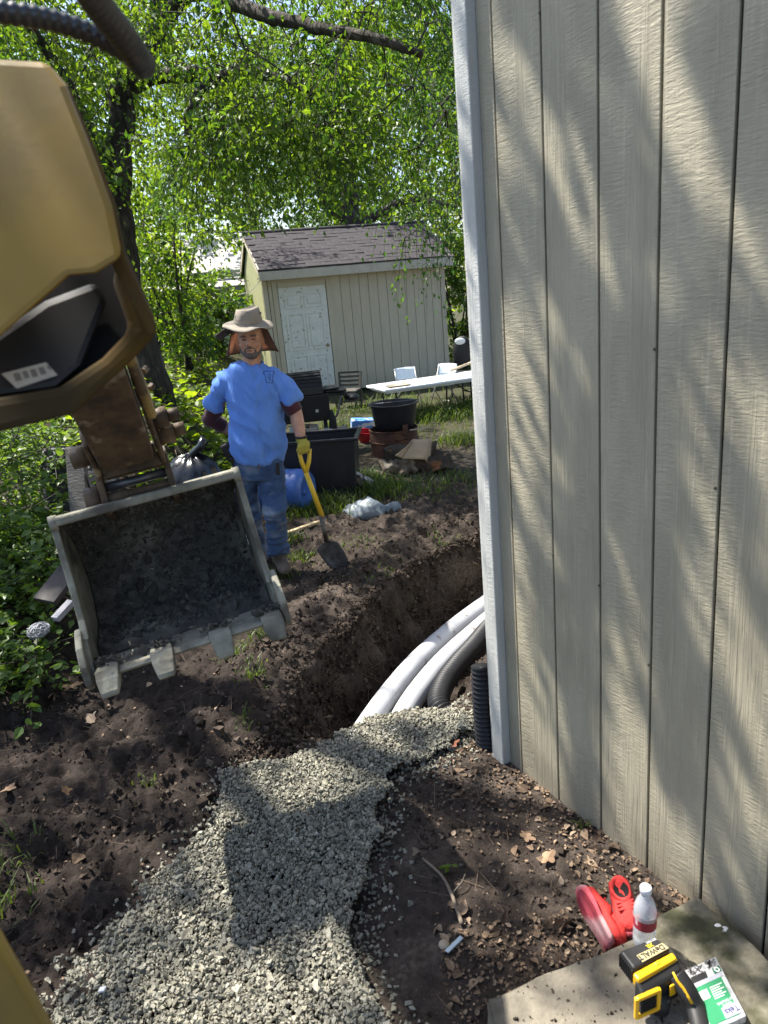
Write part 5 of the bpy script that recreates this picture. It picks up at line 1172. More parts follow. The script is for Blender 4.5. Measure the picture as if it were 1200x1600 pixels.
def sheet(name, pts, m, lab, cat, th=.006, amp=.008, n=10, par=None):
    a, b2, c, d_ = [Vector(p) for p in pts]; V = []
    for jx in range(n + 1):
        for i in range(n + 1): u, v = i / n, jx / n; V.append((a * (1 - u) + b2 * u) * (1 - v) + (d_ * (1 - u) + c * u) * v)
    F = [(jx * (n + 1) + i, jx * (n + 1) + i + 1, (jx + 1) * (n + 1) + i + 1, (jx + 1) * (n + 1) + i) for jx in range(n) for i in range(n)]
    cc = sum(V, Vector()) / len(V); o = link(name, MB().add(V, F).mesh(name, cc if par is None else wloc(par)), m, par, True)
    if par is None: o.location = cc; tag(o, lab, cat)
    vdisp(o, lambda co, nr: co + nr * (amp * fbm(co * 9 + cc.x * 5, 3))[:, None]); s = o.modifiers.new('t', 'SOLIDIFY'); s.thickness = th; return o
M_cb = mat('cardboard', (.40, .305, .205), (.34, .255, .165), .85, 6, bump=.1)
cb = thing('cardboard_box', 'torn tan cardboard box propped on the carpet heap', 'cardboard', P(655, 715, 7.7))
sheet('side_panel', [P(628, 716, 7.2), P(664, 718, 7.25), P(672, 686, 7.4), P(646, 686, 7.4)], M_cb, '', '', par=cb)
sheet('flap', [P(664, 718, 7.25), P(671, 728, 7.35), P(675, 690, 7.5), P(672, 686, 7.4)], M_cb, '', '', par=cb, amp=.003)
sheet('flap', [P(618, 712, 7.15), P(628, 716, 7.2), P(646, 686, 7.4), P(640, 694, 7.3)], M_cb, '', '', par=cb)
for (a, b2, c, d_, m) in (((-.42, -.20, .02), (-.05, -.30, .03), (.0, -.12, .10), (-.34, -.05, .12), M_cpt), ((.10, -.26, .02), (.48, -.20, .03), (.42, .02, .13), (.14, -.02, .16), M_cpd), ((-.20, .05, .22), (.16, .02, .27), (.22, .20, .14), (-.16, .24, .12), M_cpd)):
    o = sheet('carpet_scrap', [Vector(hp_.location) + Vector(q) for q in (a, b2, c, d_)], m, '', '', .012, .06, 14, hp_)
# mesh sack on the soil
M_sack = mat('blue_grey_mesh', (.17, .205, .245), (.10, .125, .15), .6, 60, bump=.4, bscale=120, c3=(.40, .44, .44), s3=9)
sk_ = MB(); sp = [G(540, 800, .05), G(556, 800, .06), G(575, 797, .09), G(592, 797, .06), G(604, 797, .04), G(622, 792, .05)]
sk_.tube([Vector(p) for p in bez(sp, 5)], [(.05, .035)] + [(.05 + .07 * math.exp(-((i - 9) / 6) ** 2), .035 + .05 * math.exp(-((i - 9) / 6) ** 2)) for i in range(1, 25)] + [(.045, .02)], 18)
o = sk_.build('mesh_sack', M_sack, None, True); c0 = Vector(sp[2]); vdisp(o, lambda co, nr: co + nr * (.02 * fbm(co * 16, 4))[:, None]); tag(o, 'blue grey plastic mesh sack lying on the soil past the shovel', 'sack')
# laths in the grass
M_lath = mat('fresh_pine', (.50, .39, .23), (.42, .32, .19), .7, 9, stretch=(1, 1, 6))
tag(MB().bar(Vector(G(445, 834, .05)), Vector(G(499, 815, .05)), .04, .02).build('pine_lath', M_lath), 'thin pine lath lying behind the man\'s boots', 'lath')
tag(MB().bar(Vector(G(440, 846, .03)), Vector(G(493, 849, .02)), .05, .035).build('pine_lath', M_lath), 'thicker split pine lath nearest the shovel blade', 'lath')
# trash bag behind the bucket
tb_ = P(300, 728, 5.9); tbz = Hh(tb_[0], 5.9)
M_tb = mat('black_trash_bag', (.012, .013, .017), rough=.22, scale=6, spec=.7)
bg_ = thing('trash_bag', 'shiny black trash bag with knotted neck behind the bucket', 'bag', (tb_[0], 5.9, tbz))
q = MB(); hh = tb_[2] - tbz + .05; q.ell((0, 0, hh * .5), (.30, .26, hh * .56), 40, 26); o = q.build('bag_body', M_tb, bg_, True)
vdisp(o, lambda co, nr: co + nr * (.05 * (np.abs(fbm(np.stack([np.arctan2(co[:, 1], co[:, 0]) * 4, co[:, 2] * 3, co[:, 0]], -1), 4)) - .3))[:, None])
q = MB(); q.tube([(0, 0, hh - .02), (.02, -.02, hh + .06), (.10, -.02, hh + .11), (.15, -.01, hh + .17)], [.05, .022, .03, .045], 12); o = q.build('bag_neck', M_tb, bg_, True); vdisp(o, lambda co, nr: co + nr * (.02 * fbm(co * 25, 3))[:, None])
# boards and junk behind the bucket, under the vines
M_gb = mat('grey_board', (.16, .145, .125), (.10, .09, .078), .85, 8, stretch=(1, 1, 4), bump=.3)
def junk(name, lab, cat, a, b2, w_, h_, m): tag(MB().bar(Vector(a), Vector(b2), w_, h_).build(name, m, bevel=.003), lab, cat)
junk('grey_board', 'weathered grey board standing in the vines left of the stick', 'board', P(118, 700, 4.3), P(132, 880, 4.2), .16, .03, M_gb)
junk('dark_board', 'dark flat board leaning behind the left bucket edge', 'board', P(70, 940, 3.5), P(118, 880, 3.7), .17, .03, mat('wet_board', (.05, .042, .038), rough=.7))
junk('pale_plank', 'short pale plank end sticking out left of the bucket', 'board', P(86, 968, 3.3), P(112, 940, 3.4), .045, .03, mat('grey_plank', (.30, .29, .32)))
g = np.random.default_rng(66); wc = np.array(P(60, 985, 3.35)); wc[2] = max(wc[2], Hh(wc[0], wc[1]) + .04); wm_ = MB()
for i in range(34):
    a = g.normal(size=3); a /= np.linalg.norm(a); b2 = g.normal(size=3); b2 -= a * a.dot(b2); b2 /= np.linalg.norm(b2); r_ = .035 + .03 * g.random()
    wm_.tube([Vector(wc + r_ * (a * math.cos(t) + b2 * math.sin(t)) * np.array([1, 1, .6])) for t in np.linspace(0, 4 + 2 * g.random(), 12)], .0022, 5)
tag(wm_.build('wire_bundle', mat('pale_wire', (.36, .37, .40), rough=.5), None, True), 'small pale tangled wire bundle on the soil by the vines', 'wire')
sheet('black_tarp', [P(60, 700, 4.9), P(190, 690, 5.0), P(185, 800, 4.7), P(70, 800, 4.6)], mat('dark_tarp', (.018, .020, .026), rough=.6), 'dark tarp hanging behind the excavator stick', 'tarp', .004, .05, 14)

# ================================================================== THINGS ON THE SLABS
# red shoes
M_sole = mat('red_rubber_sole', (.40, .06, .08), (.30, .045, .06), .75, 40, c3=(.42, .24, .24), s3=9, bump=.6, bscale=140, dist=.003)
M_shoe = mat('red_cloth', (.52, .035, .030), (.42, .026, .022), .8, 12, bump=.3, bscale=120)
M_hole = mat('shoe_inside', (.012, .010, .010), rough=.95)
def shoe(lab, toe, heel, up, side_up):
    toe, heel = Vector(toe), Vector(heel); L_ = (heel - toe).length; d_ = (heel - toe).normalized(); u = Vector(up); u = (u - d_ * d_.dot(u)).normalized(); x = d_.cross(u)
    t = thing('shoe', lab, 'shoe', toe.lerp(heel, .5)); 
    q = MB(); ws = [(0, .018), (.06, .034), (.18, .047), (.36, .049), (.55, .040), (.75, .036), (.92, .034), (1, .018)]
    pts = [toe + d_ * (L_ * s_) for s_, _ in ws]; q.tube(pts, [(w_, .012) for _, w_ in ws], 18, ell=x); so2 = q.build('sole', M_sole, t, True, True)
    tr = MB()                                                   # fine chevron tread across the sole
    for i in range(34):
        s_ = .05 + .027 * i; w_ = np.interp(s_, [k[0] for k in ws], [k[1] for k in ws]) * .86
        c = toe + d_ * (L_ * s_) - u * .0118; tr.bar(c - x * w_ + d_ * .010, c, .0014, .0016, up=u); tr.bar(c, c + x * w_ + d_ * .010, .0014, .0016, up=u)
    tr.build('tread', M_sole, so2, False, True)
    q = MB(); q.tube([toe + d_ * (L_ * s_) + u * h_ for s_, h_ in ((.03, .010), (.15, .018), (.35, .024), (.50, .028), (.62, .024), (.8, .024), (.95, .026), (.99, .020))], [(.016, .008), (.034, .016), (.041, .022), (.038, .026), (.036, .022), (.035, .024), (.030, .030), (.016, .022)], 22, ell=x)
    upm = q.build('upper', M_shoe, t, True, True); vdisp(upm, lambda co, nr: co + nr * (.007 * fbm(co * 38, 3))[:, None])
    c = toe + d_ * (L_ * .76) + u * .046; Mo = Matrix((d_ * 1.55, x, u)).transposed(); q = MB(); q.lathe([(.031, -.010), (.032, .004), (.027, .010), (.022, .006), (.020, -.004)], 22, c, Mo, False); cf = q.build('collar', M_shoe, upm, True, True); vdisp(cf, lambda co, nr: co + nr * (.004 * fbm(co * 50, 2))[:, None])
    MB().lathe([(.0225, 0.003), (.002, -.004)], 18, c, Mo, False).build('opening', M_hole, upm, True, True)
    for q_ in (.30, .38, .46): MB().bar(toe + d_ * (L_ * q_) + u * .048 - x * .026, toe + d_ * (L_ * (q_ + .03)) + u * .048 + x * .026, .006, .003, up=u).build('strap', M_shoe, upm, False, True)
    return t
shoe('red and pink water shoe on its side with the sole showing', G(905, 1388, .10), G(955, 1478, .06), (.70, .55, -.05), None)
shoe('red water shoe standing by the bottle with dark opening', G(990, 1462, .07), G(968, 1392, .07), (-.15, -.1, 1), None)
# water bottle
bt = G(1006, 1478, .085); bot = thing('water_bottle', 'clear plastic water bottle with red label standing at the wall', 'bottle', (bt[0], bt[1], .092))
M_pet = mat('clear_pet', (.80, .84, .88), (.80, .84, .88), .06, 4, spec=.8, alpha=.26)
M_wat = mat('water', (.93, .96, .98), (.93, .96, .98), .0, 4, trans=1.0, ior=1.33)
pr_ = [(.004, .004), (.022, 0), (.031, .008), (.0315, .035), (.029, .042), (.0315, .049), (.0315, .075), (.0315, .12), (.0305, .135), (.024, .158), (.0145, .176), (.0135, .192)]
inner = [(max(r - .0012, .002), z + .001) for r, z in pr_[::-1]]
MB().lathe(pr_ + inner, 32, close=False).build('bottle_shell', M_pet, bot, True)
MB().lathe([(.003, .006), (.020, .003), (.0285, .010), (.0288, .045), (.002, .046)], 28).build('water', M_wat, bot, True)
lb_ = MB(); lb_.lathe([(.0319, .076), (.0319, .118)], 36, close=False); lb = lb_.build('label', mat('red_label', (.36, .03, .045), (.30, .025, .04), .45, 14, c3=(.55, .40, .42), s3=30, t3=(.60, .64)), bot, True)
lb2 = MB(); lb2.lathe([(.0321, .108), (.0321, .117)], 36, close=False); lb2.build('label_band', mat('label_cream', (.50, .42, .40)), lb, True)
MB().lathe([(.002, .206), (.0145, .206), (.0160, .204), (.0160, .188), (.0150, .187), (.002, .187)], 28).build('cap', mat('white_cap', (.75, .78, .82), rough=.4), bot, True)
# cordless tool: black and yellow, standing on the slab
M_dy = mat('tool_yellow', (.70, .40, .012), (.62, .34, .01), .42, 8, spec=.45)
M_dk = mat('tool_black', (.020, .020, .021), (.014, .014, .015), .55, 14, spec=.4)
ta_ = G(1022, 1560, .085)
drl = thing('cordless_tool', 'black and yellow cordless power tool standing battery up on the slab', 'power tool', (ta_[0] - .01, ta_[1], .086))
# axes: long = battery to the right of the frame tilt, seen from above; built around the surveyed corners
def T(px, py, z): return Vector(G(px, py, z))
bat = [T(972, 1478, .215), T(1032, 1470, .225), T(1052, 1496, .225), T(1000, 1532, .215)]
dn = Vector((0, 0, -1))
top = [T(968, 1487, .21), T(1024, 1466, .21), T(1048, 1484, .21), T(990, 1516, .21)]
q = MB(); q.prism(top, (0, 0, -.052), (0, 0, .004)); battery = q.build('battery', M_dk, drl, False, True, .007)
lbq = [top[0].lerp(top[1], .52).lerp(top[3].lerp(top[2], .52), .55), top[0].lerp(top[1], .98).lerp(top[3].lerp(top[2], .98), .50), top[0].lerp(top[1], .98).lerp(top[3].lerp(top[2], .98), .94), top[0].lerp(top[1], .30).lerp(top[3].lerp(top[2], .30), .94)]
def onplane(qd, u, v): return qd[0].lerp(qd[1], u).lerp(qd[3].lerp(qd[2], u), v)
lq = [onplane(top, .26, .52), onplane(top, .98, .50), onplane(top, .98, .93), onplane(top, .26, .93)]
q = MB(); q.prism(lq, (0, 0, .0042), (0, 0, .0050)); q.build('battery_label', mat('label_gold', (.42, .36, .20), (.36, .31, .17), .4, 10), battery, False, True)
def text_on(body, p0, ux, uy, size, m, par, name, nudge=.0008, bold=0.0):
    """lettering as a flat print: p0 lower-left, ux reading direction, uy up direction of the letters"""
    cu = bpy.data.curves.new(name, 'FONT'); cu.body = body; cu.size = size; cu.extrude = .0002; cu.offset = bold
    o = bpy.data.objects.new('tmp', cu); COL.objects.link(o); dg = bpy.context.evaluated_depsgraph_get(); me = bpy.data.meshes.new_from_object(o.evaluated_get(dg)); bpy.data.objects.remove(o)
    ux = Vector(ux).normalized(); uy = Vector(uy); uy = (uy - ux * ux.dot(uy)).normalized(); n_ = ux.cross(uy); off = wloc(par)
    for v in me.vertices: v.co = Vector(p0) + ux * v.co.x + uy * v.co.y + n_ * (nudge + v.co.z) - off
    me.name = name; return link(name, me, m, par)
ink = mat('black_ink', (.015, .015, .015), rough=.5); yink = mat('yellow_ink', (.75, .55, .03), rough=.5); wink = mat('white_ink', (.75, .77, .75), rough=.5)
# the letters face away from the camera: read from the far side
e1 = (lq[0] - lq[1]).normalized(); e2 = (lq[0] - lq[3]).normalized()
text_on('DeWALT', lq[1].lerp(lq[2], .16) + Vector((0, 0, .0052)) + e1 * ((lq[0] - lq[1]).length * .05), e1, lq[2] - lq[1], (lq[0] - lq[1]).length * .245, ink, battery, 'battery_lettering', .0006, .0004)
text_on('XR', onplane(top, .78, .24) + Vector((0, 0, .0045)), e1, e1.cross(Vector((0, 0, 1))) * -1, .014, yink, battery, 'battery_lettering', .0004, .0004)
text_on('20V MAX', onplane(top, .97, .06) + Vector((0, 0, .0045)), e1, e1.cross(Vector((0, 0, 1))) * -1, .008, wink, battery, 'battery_lettering', .0004)
for i in range(8):      # battery side ridges
    a = top[0].lerp(top[3], .06 + .12 * i); MB().bar(a + Vector((-.001, -.001, -.046)), a + Vector((-.001, -.001, -.004)), .004, .004).build('battery_ridge', M_dk, battery, False, True)
# yellow battery shoe and body
low = [T(984, 1524, .150), T(1048, 1486, .158), T(1055, 1498, .158), T(1000, 1536, .150)]
q = MB(); q.prism([top[3] + Vector((-.004, -.002, -.042)), top[2] + Vector((.004, .0, -.042)), top[2] + Vector((.010, -.020, -.042)), top[3] + Vector((.004, -.024, -.042))], (0, 0, 0), (0, 0, .036)); q.build('battery_shoe', M_dy, drl, False, True, .006)
bA, bB = top[3] + Vector((-.004, -.014, -.012)), top[2] + Vector((.014, -.010, -.012))
bl_ = [bA, bB, bB + Vector((.004, -.030, -.018)), bA + Vector((.008, -.034, -.018))]
q = MB(); q.prism(bl_, (0, 0, -.082), (0, 0, .0)); body = q.build('motor_body', M_dk, drl, False, True, .009)
# yellow grille frame on the near-left face
fc = [bA.lerp(bB, -.02) + Vector((-.003, -.036, -.018)), bA.lerp(bB, .44) + Vector((-.001, -.040, -.018))]
q = MB(); f0, f1 = fc; 
for a, c_ in ((f0 + dn * .004, f1 + dn * .004), (f0 + dn * .064, f1 + dn * .064)): q.bar(a, c_, .012, .011, bev=.003)
for a in (f0, f1): q.bar(a + dn * .000, a + dn * .068, .012, .011, bev=.003)
q.build('grille_frame', M_dy, body, False, True)
for i in range(6): MB().bar(f0.lerp(f1, .15) + dn * (.014 + .008 * i), f0.lerp(f1, .85) + dn * (.014 + .008 * i), .006, .003).build('grille_slat', M_dk, body, False, True)
pc = bA.lerp(bB, .72) + Vector((.004, -.040, -.045)); MB().box(pc, (.020, .005, .036), (0, .0, math.atan2(bB.y - bA.y, bB.x - bA.x)), .003).build('yellow_badge', M_dy, body, False, True)
tq = [onplane(bl_, .28, .18), onplane(bl_, .95, .18)]
MB().bar(tq[0] + Vector((0, 0, .002)), tq[1] + Vector((0, 0, .002)), .005, .003).build('scale_strip', M_dy, body, False, True)
MB().box(onplane(bl_, .55, -.12) + Vector((0, 0, .004)), (.016, .010, .005), (0, 0, .5), .002).build('latch', M_dy, body, False, True)
h0 = onplane(bl_, .86, .75) + Vector((.0, .0, -.012)); h1 = T(1088, 1578, .115); h2 = T(1100, 1630, .105)
q = MB(); q.tube(bez([h0, h0.lerp(h1, .5) + Vector((0, 0, .008)), h1, h2], 8), [(.022, .026)] * 25, 18, ell=(0, 0, 1)); hnd = q.build('handle', M_dk, drl, True, True)
for i in range(9): c = h0.lerp(h1, .45 + .07 * i); dd = (h1 - h0).normalized(); sx2 = dd.cross(Vector((0, 0, 1))).normalized(); MB().bar(c - sx2 * .016 + Vector((0, 0, .0235)), c + sx2 * .010 + Vector((0, 0, .0245)), .003, .003).build('grip_ridge', M_dk, hnd, False, True)
ys = MB(); dd = (h1 - h0).normalized(); sx2 = dd.cross(Vector((0, 0, 1))).normalized(); path = [h0.lerp(h1, t) + sx2 * (.016 + o_) + Vector((0, 0, .0215 + (.006 if t < .6 else .004))) for t, o_ in ((.05, .002), (.28, .004), (.5, .000), (.72, .0), (.95, -.002))]
ys.tube(path, [(.0025, .003), (.004, .003), (.005, .003), (.006, .003), (.004, .003)], 8); ys.build('yellow_stripe', M_dy, hnd, True, True)
# the tool's hidden front end, resting on the slab
q = MB(); cb_ = onplane(bl_, .5, .5); q.tube([Vector((cb_.x, cb_.y, .135)), Vector((cb_.x - .004, cb_.y - .01, .086))], [.034, .026], 18); q.build('nose', M_dk, drl, True, True)
# screw box
bxp = [T(1066, 1518, .115), T(1118, 1494, .115), T(1168, 1590, .115), T(1108, 1616, .115)]
sbx = thing('screw_box', 'clear plastic screw box with green and white label', 'box', ((bxp[0] + bxp[2]) / 2))
q = MB(); q.prism([p.lerp(sum(bxp, Vector()) / 4, .02) for p in bxp], (0, 0, -.020), (0, 0, .004)); q.build('case', mat('frosted_case', (.50, .50, .50), (.42, .42, .42), .35, 30, c3=(.30, .30, .31), s3=40, alpha=1), sbx, False, True, .004)
def lid_quad(u0, v0, u1, v1): return [onplane(bxp, u0, v0), onplane(bxp, u1, v0), onplane(bxp, u1, v1), onplane(bxp, u0, v1)]
q = MB(); q.prism(lid_quad(.10, .34, .86, .93), (0, 0, .0045), (0, 0, .0052)); lab_ = q.build('green_label', mat('label_green', (.03, .22, .10), (.025, .18, .08), .45, 10), sbx, False, True)
for (u0, v0, u1, v1, m, z) in ((.10, .27, .92, .338, mat('label_grey', (.36, .37, .42)), .0045), (.16, .42, .38, .56, wink, .0056), (.50, .76, .92, .92, mat('label_lilac', (.34, .34, .50)), .0056), (.74, .17, .95, .265, mat('label_dark_green', (.02, .13, .07)), .0045), (.12, .16, .55, .262, M_dk, .0045)):
    q = MB(); q.prism(lid_quad(u0, v0, u1, v1), (0, 0, z), (0, 0, z + .0005)); q.build('label_panel', m, sbx, False, True)
eu = (bxp[0] - bxp[1]).normalized(); ev = (bxp[0] - bxp[3]).normalized(); evs = eu.cross(Vector((0, 0, 1))) * -1
lil = mat('teks_ink', (.05, .05, .10), rough=.5)
text_on('Teks', onplane(bxp, .88, .795) + Vector((0, 0, .0062)), eu, evs, .021, lil, sbx, 'box_lettering', .0002, .0004)
text_on('SELF DRILLING', onplane(bxp, .93, .665) + Vector((0, 0, .0053)), eu, evs, .0085, wink, sbx, 'box_lettering', .0002)
text_on('SCREWS', onplane(bxp, .80, .72) + Vector((0, 0, .0053)), eu, evs, .0075, wink, sbx, 'box_lettering', .0002)
text_on('3/4', onplane(bxp, .355, .47) + Vector((0, 0, .0062)), eu, evs, .010, ink, sbx, 'box_lettering', .0002)
for i in range(6):
    v = .42 + .035 * i; q = MB(); q.prism(lid_quad(.46, v, .80 - .08 * (i % 2), v + .014), (0, 0, .0053), (0, 0, .0056)); q.build('print_line', wink, sbx, False, True)
MB().lathe([(.0075, 0), (.0075, .0006), (.004, .0006), (.004, 0)], 16, onplane(bxp, .845, .215) + Vector((0, 0, .0051)), None, False).build('print_ring', wink, sbx, False, True)
g = np.random.default_rng(77)
sc_ = MB()
for i in range(26):
    c = onplane(bxp, .12 + .76 * g.random(), .04 + .11 * g.random()) + Vector((0, 0, .0046)); a = g.uniform(0, 6.28); d_ = Vector((math.cos(a), math.sin(a), 0)) * .008; sc_.bar(c - d_, c + d_, .003, .0012)
sc_.build('screws', mat('zinc_screws', (.32, .32, .33), rough=.35, metal=.8), sbx, False, True)

# grit and soil crumbs trodden onto the slabs
g = np.random.default_rng(78); n = 170; pz = np.array([np.array(G(760 + 330 * a ** .8, 1475 + 125 * b_, .0765)) for a, b_ in zip(g.random(n), g.random(n))]); pz = pz[[wall_side(p[0], p[1]) < -.02 and p[1] < 1.50 + (p[0] - .17) * .28 for p in pz]]
tag(link('slab_grit', shards_mesh('slab_grit', pz, .0022 * np.exp(g.normal(size=len(pz)) * .6), g), clod_m), 'dark soil crumbs scattered on the smooth slab', 'grit', kind='stuff')
# ---- singled-out bits on the soil
bn = hit(718, 1420); br = [hit(660, 1345), hit(690, 1372), hit(706, 1402), hit(722, 1448)]
tw = thing('dead_branch', 'crooked dead twig lying on the soil left of the shoes', 'branch', br[0])
MB().tube([Vector(p) + Vector((0, 0, .012)) for p in bez(br, 6)], [.004 + .003 * i / 18 for i in range(19)], 8).build('stem', mat('branch_bark', (.19, .15, .115), (.10, .08, .06), .85, 40), tw, True, True)
MB().tube([Vector(br[2]) + Vector((0, 0, .012)), Vector(hit(722, 1390)) + Vector((0, 0, .03)), Vector(hit(728, 1378)) + Vector((0, 0, .035))], [.003, .002, .001], 6).build('side_twig', mat('branch_bark2', (.12, .10, .08)), tw, True, True)
g = np.random.default_rng(9)
M_dl = mat('tan_leaf', (.30, .20, .125), (.22, .14, .085), .8, 14, bump=.3)
def dry_leaf(lab, px, py, size, m=M_dl, lobes=5):
    c = hit(px, py); V = [(0, 0, .006)]; n_ = 30
    for i in range(n_):
        a = 2 * math.pi * i / n_; r = size * (.55 + .45 * abs(math.cos(a * lobes / 2))) * (1.25 if abs(a) < .5 else 1); V.append((r * math.cos(a), r * .7 * math.sin(a), .006 + .010 * math.sin(a * 2 + 1) * r / .05 + .25 * abs(r * math.sin(a)) * .3))
    o = link('dry_leaf', MB().add(V, [(0, i + 1, (i + 1) % n_ + 1) for i in range(n_)]).mesh('dry_leaf'), m, None, False); o.location = (c[0], c[1], c[2] + .012); o.rotation_euler = (g.normal() * .25, g.normal() * .25, g.uniform(0, 6.28)); tag(o, lab, 'leaf'); return o
dry_leaf('large tan dry leaf on the soil near the siding', 857, 1345, .034, M_dl, 4)
dry_leaf('curled tan dry leaf left of the large one by the siding', 822, 1312, .028, M_dl, 5)
dry_leaf('lobed tan dry leaf under the left bucket corner', 112, 1076, .055, M_dl, 7)
dry_leaf('grey brown dry leaf on soil right below the outer tooth', 140, 1130, .045, mat('grey_leaf', (.26, .22, .18)), 5)
dry_leaf('orange brown dry leaf on the dark soil, left of the gravel', 105, 1240, .032, mat('orange_leaf', (.34, .19, .085)), 6)
dry_leaf('tan dry leaf at the left edge on dark soil', 14, 1238, .040, M_dl, 6)
dry_leaf('brown dry leaf beside the dead twig tip', 652, 1338, .028, mat('dull_leaf', (.15, .115, .08)), 3)
dry_leaf('rust red dry leaf at the foot of the corner board', 708, 1168, .032, mat('rust_leaf', (.20, .07, .035)), 6)
dry_leaf('tan dry leaf beside the black corrugated downpipe', 752, 1068, .04, M_dl, 5)
junk('plastic_scrap', 'small pale blue plastic scrap on the soil', 'scrap', Vector(hit(698, 1492)) + Vector((0, 0, .012)), Vector(hit(722, 1470)) + Vector((0, 0, .016)), .014, .004, mat('pale_blue_plastic', (.46, .56, .60), rough=.4))
junk('white_chip', 'white chip lying on the gravel near the front', 'scrap', Vector(G(155, 1547, .05)), Vector(G(165, 1545, .055)), .016, .008, mat('white_chip', (.62, .64, .68)))
o = MB().ell((0, 0, 0), (.017, .016, .013), 14, 9).build('pebble', mat('tan_pebble', (.42, .34, .24)), None, True); o.location = Vector(hit(694, 1480)) + Vector((0, 0, .01)); tag(o, 'round tan pebble beside the pale blue scrap', 'pebble')
# ================================================================== TREES, SHRUBS, VINES
M_bark = mat('dark_bark', (.055, .045, .036), (.022, .018, .015), .95, 9, bump=1.0, bscale=14, stretch=(3, 3, .6), dist=.03, c3=(.09, .08, .065), s3=5)
M_twig = mat('twig_bark', (.050, .042, .032), (.03, .025, .02), .9, 30)
LF_A = leaf_mat('maple_leaf_green', (.030, .082, .018), (.115, .195, .028), .54, (2.3, 2.0, .55))
LF_B = leaf_mat('elm_leaf_green', (.024, .068, .028), (.085, .152, .038), .48, (2.1, 2.0, .7))
LF_C = leaf_mat('sunny_leaf_green', (.080, .150, .020), (.150, .220, .030), .58, (2.3, 2.0, .5))
LF_V = leaf_mat('vine_leaf_green', (.055, .115, .022), (.120, .195, .036), .45, (1.7, 1.6, .6), .42, .45)
def limb_mesh(limbs, par_loc):
    mb = MB()
    for pts, rad in limbs:
        path = bez(pts, 5); rr = np.interp(np.linspace(0, 1, len(path)), np.linspace(0, 1, len(rad)), rad)
        path = [p + Vector((random.gauss(0, 1), random.gauss(0, 1), random.gauss(0, 1))) * float(r) * .12 for p, r in zip(path, rr)]
        mb.tube(path, list(map(float, rr)), 10)
    return mb
def tree(name, lab, limbs, sprays, leaf, per, lm, seed, droop=.5, spread=.42, group=None, cat='tree', bark=M_bark, flat=.7, shape=LEAF4, twig_r=.010):
    """limbs: [(points, radii)], first is the trunk; sprays: points the foliage reaches"""
    g = np.random.default_rng(seed); base = Vector(limbs[0][0][0])
    t = thing(name, lab, cat, base, group=group)
    link('trunk', limb_mesh(limbs[:1], base).mesh('trunk', base), bark, t, True)
    for L in limbs[1:]: link('limb', limb_mesh([L], base).mesh('limb', base), bark, t, True)
    nodes = []
    for pts, rad in limbs:
        q = bez(pts, 5); nodes += [np.array(p) for p in q[len(q) // 3 if len(limbs) > 1 else len(q) // 2:]]
    nodes = np.array(nodes); sprays = np.array(sprays)
    d0 = np.array([np.min(np.linalg.norm(nodes - s, axis=1)) for s in sprays]); order = np.argsort(d0)
    N = list(nodes); segs = []; lp = []; ld = []; lr = []; arr = np.zeros((len(nodes) + len(sprays) * 2, 3)); arr[:len(nodes)] = nodes; cnt = len(nodes)
    for k in order:
        s = sprays[k]; dist = np.linalg.norm(arr[:cnt] - s, axis=1); j = int(np.argmin(dist)); a = arr[j]; dj = dist[j]
        mid = (a + s) / 2 + np.array([0, 0, .12 * dj]) + g.normal(size=3) * .08 * dj
        r0 = min(.006 + .010 * dj, .035) * twig_r / .010
        segs.append((a, mid, r0, r0 * .75)); segs.append((mid, s, r0 * .75, r0 * .45)); arr[cnt] = mid; arr[cnt + 1] = s; cnt += 2
        out = s - a; out /= np.linalg.norm(out) + 1e-6; tone = g.random()
        nt = int(g.integers(4, 7))
        for _ in range(nt):
            d = out * .5 + g.normal(size=3) * .55; d[2] -= droop * (.5 + g.random()); d /= np.linalg.norm(d); ln = spread * (.6 + .8 * g.random())
            e = s + d * ln * .5 + g.normal(size=3) * .02; e2 = s + d * ln + np.array([0, 0, -droop * .3 * ln]); segs.append((s, e, r0 * .4, r0 * .28)); segs.append((e, e2, r0 * .28, r0 * .12))
            m = int(per / nt * (.7 + .6 * g.random())); u = g.random(m) ** .8
            pos = np.where(u[:, None] < .5, s + (e - s) * (u[:, None] * 2), e + (e2 - e) * (u[:, None] * 2 - 1)) + g.normal(size=(m, 3)) * .045 * spread / .42
            dr = d * .6 + g.normal(size=(m, 3)) * .7; dr[:, 2] -= .35 + droop * .4
            lp.append(pos); ld.append(dr); lr.append(np.clip(.05 + .85 * tone + g.normal(size=m) * .16, 0, 1))
    segs = [(a - np.array(base), b2 - np.array(base), r0, r1) for a, b2, r0, r1 in segs]
    link('twigs', sticks_mesh('twigs', segs, 4), M_twig, t)
    lp = np.concatenate(lp) - np.array(base); n = len(lp)
    link('crown', leaf_mesh('crown', lp, np.concatenate(ld), leaf * np.exp(g.normal(size=n) * .22), g, shape, flat, np.concatenate(lr)), lm, t)
    return t
def px_sprays(n, x0, x1, y0, y1, Y0, Y1, seed, thr=-.15, sc=.012):
    g = np.random.default_rng(seed); m = n * 8; x, y, Y = g.uniform(x0, x1, m), g.uniform(y0, y1, m), g.uniform(Y0, Y1, m)
    ok = ~((150 < x) & (x < 275) & (60 < y) & (y < 420) & (Y < 9.6)) & (fbm(np.stack([x * sc, y * sc, Y * .35 + seed], -1), 2) > thr)
    for hx, hy, rx, ry in ((655, 215, 75, 48), (300, 290, 60, 45), (470, 95, 40, 25)): ok &= ~((((x - hx) / rx) ** 2 + ((y - hy) / ry) ** 2 < 1) & (g.random(m) < .72))
    return [P(*q) for q in list(zip(x[ok], y[ok], Y[ok]))[:n]]
def V3(p): return Vector(p)
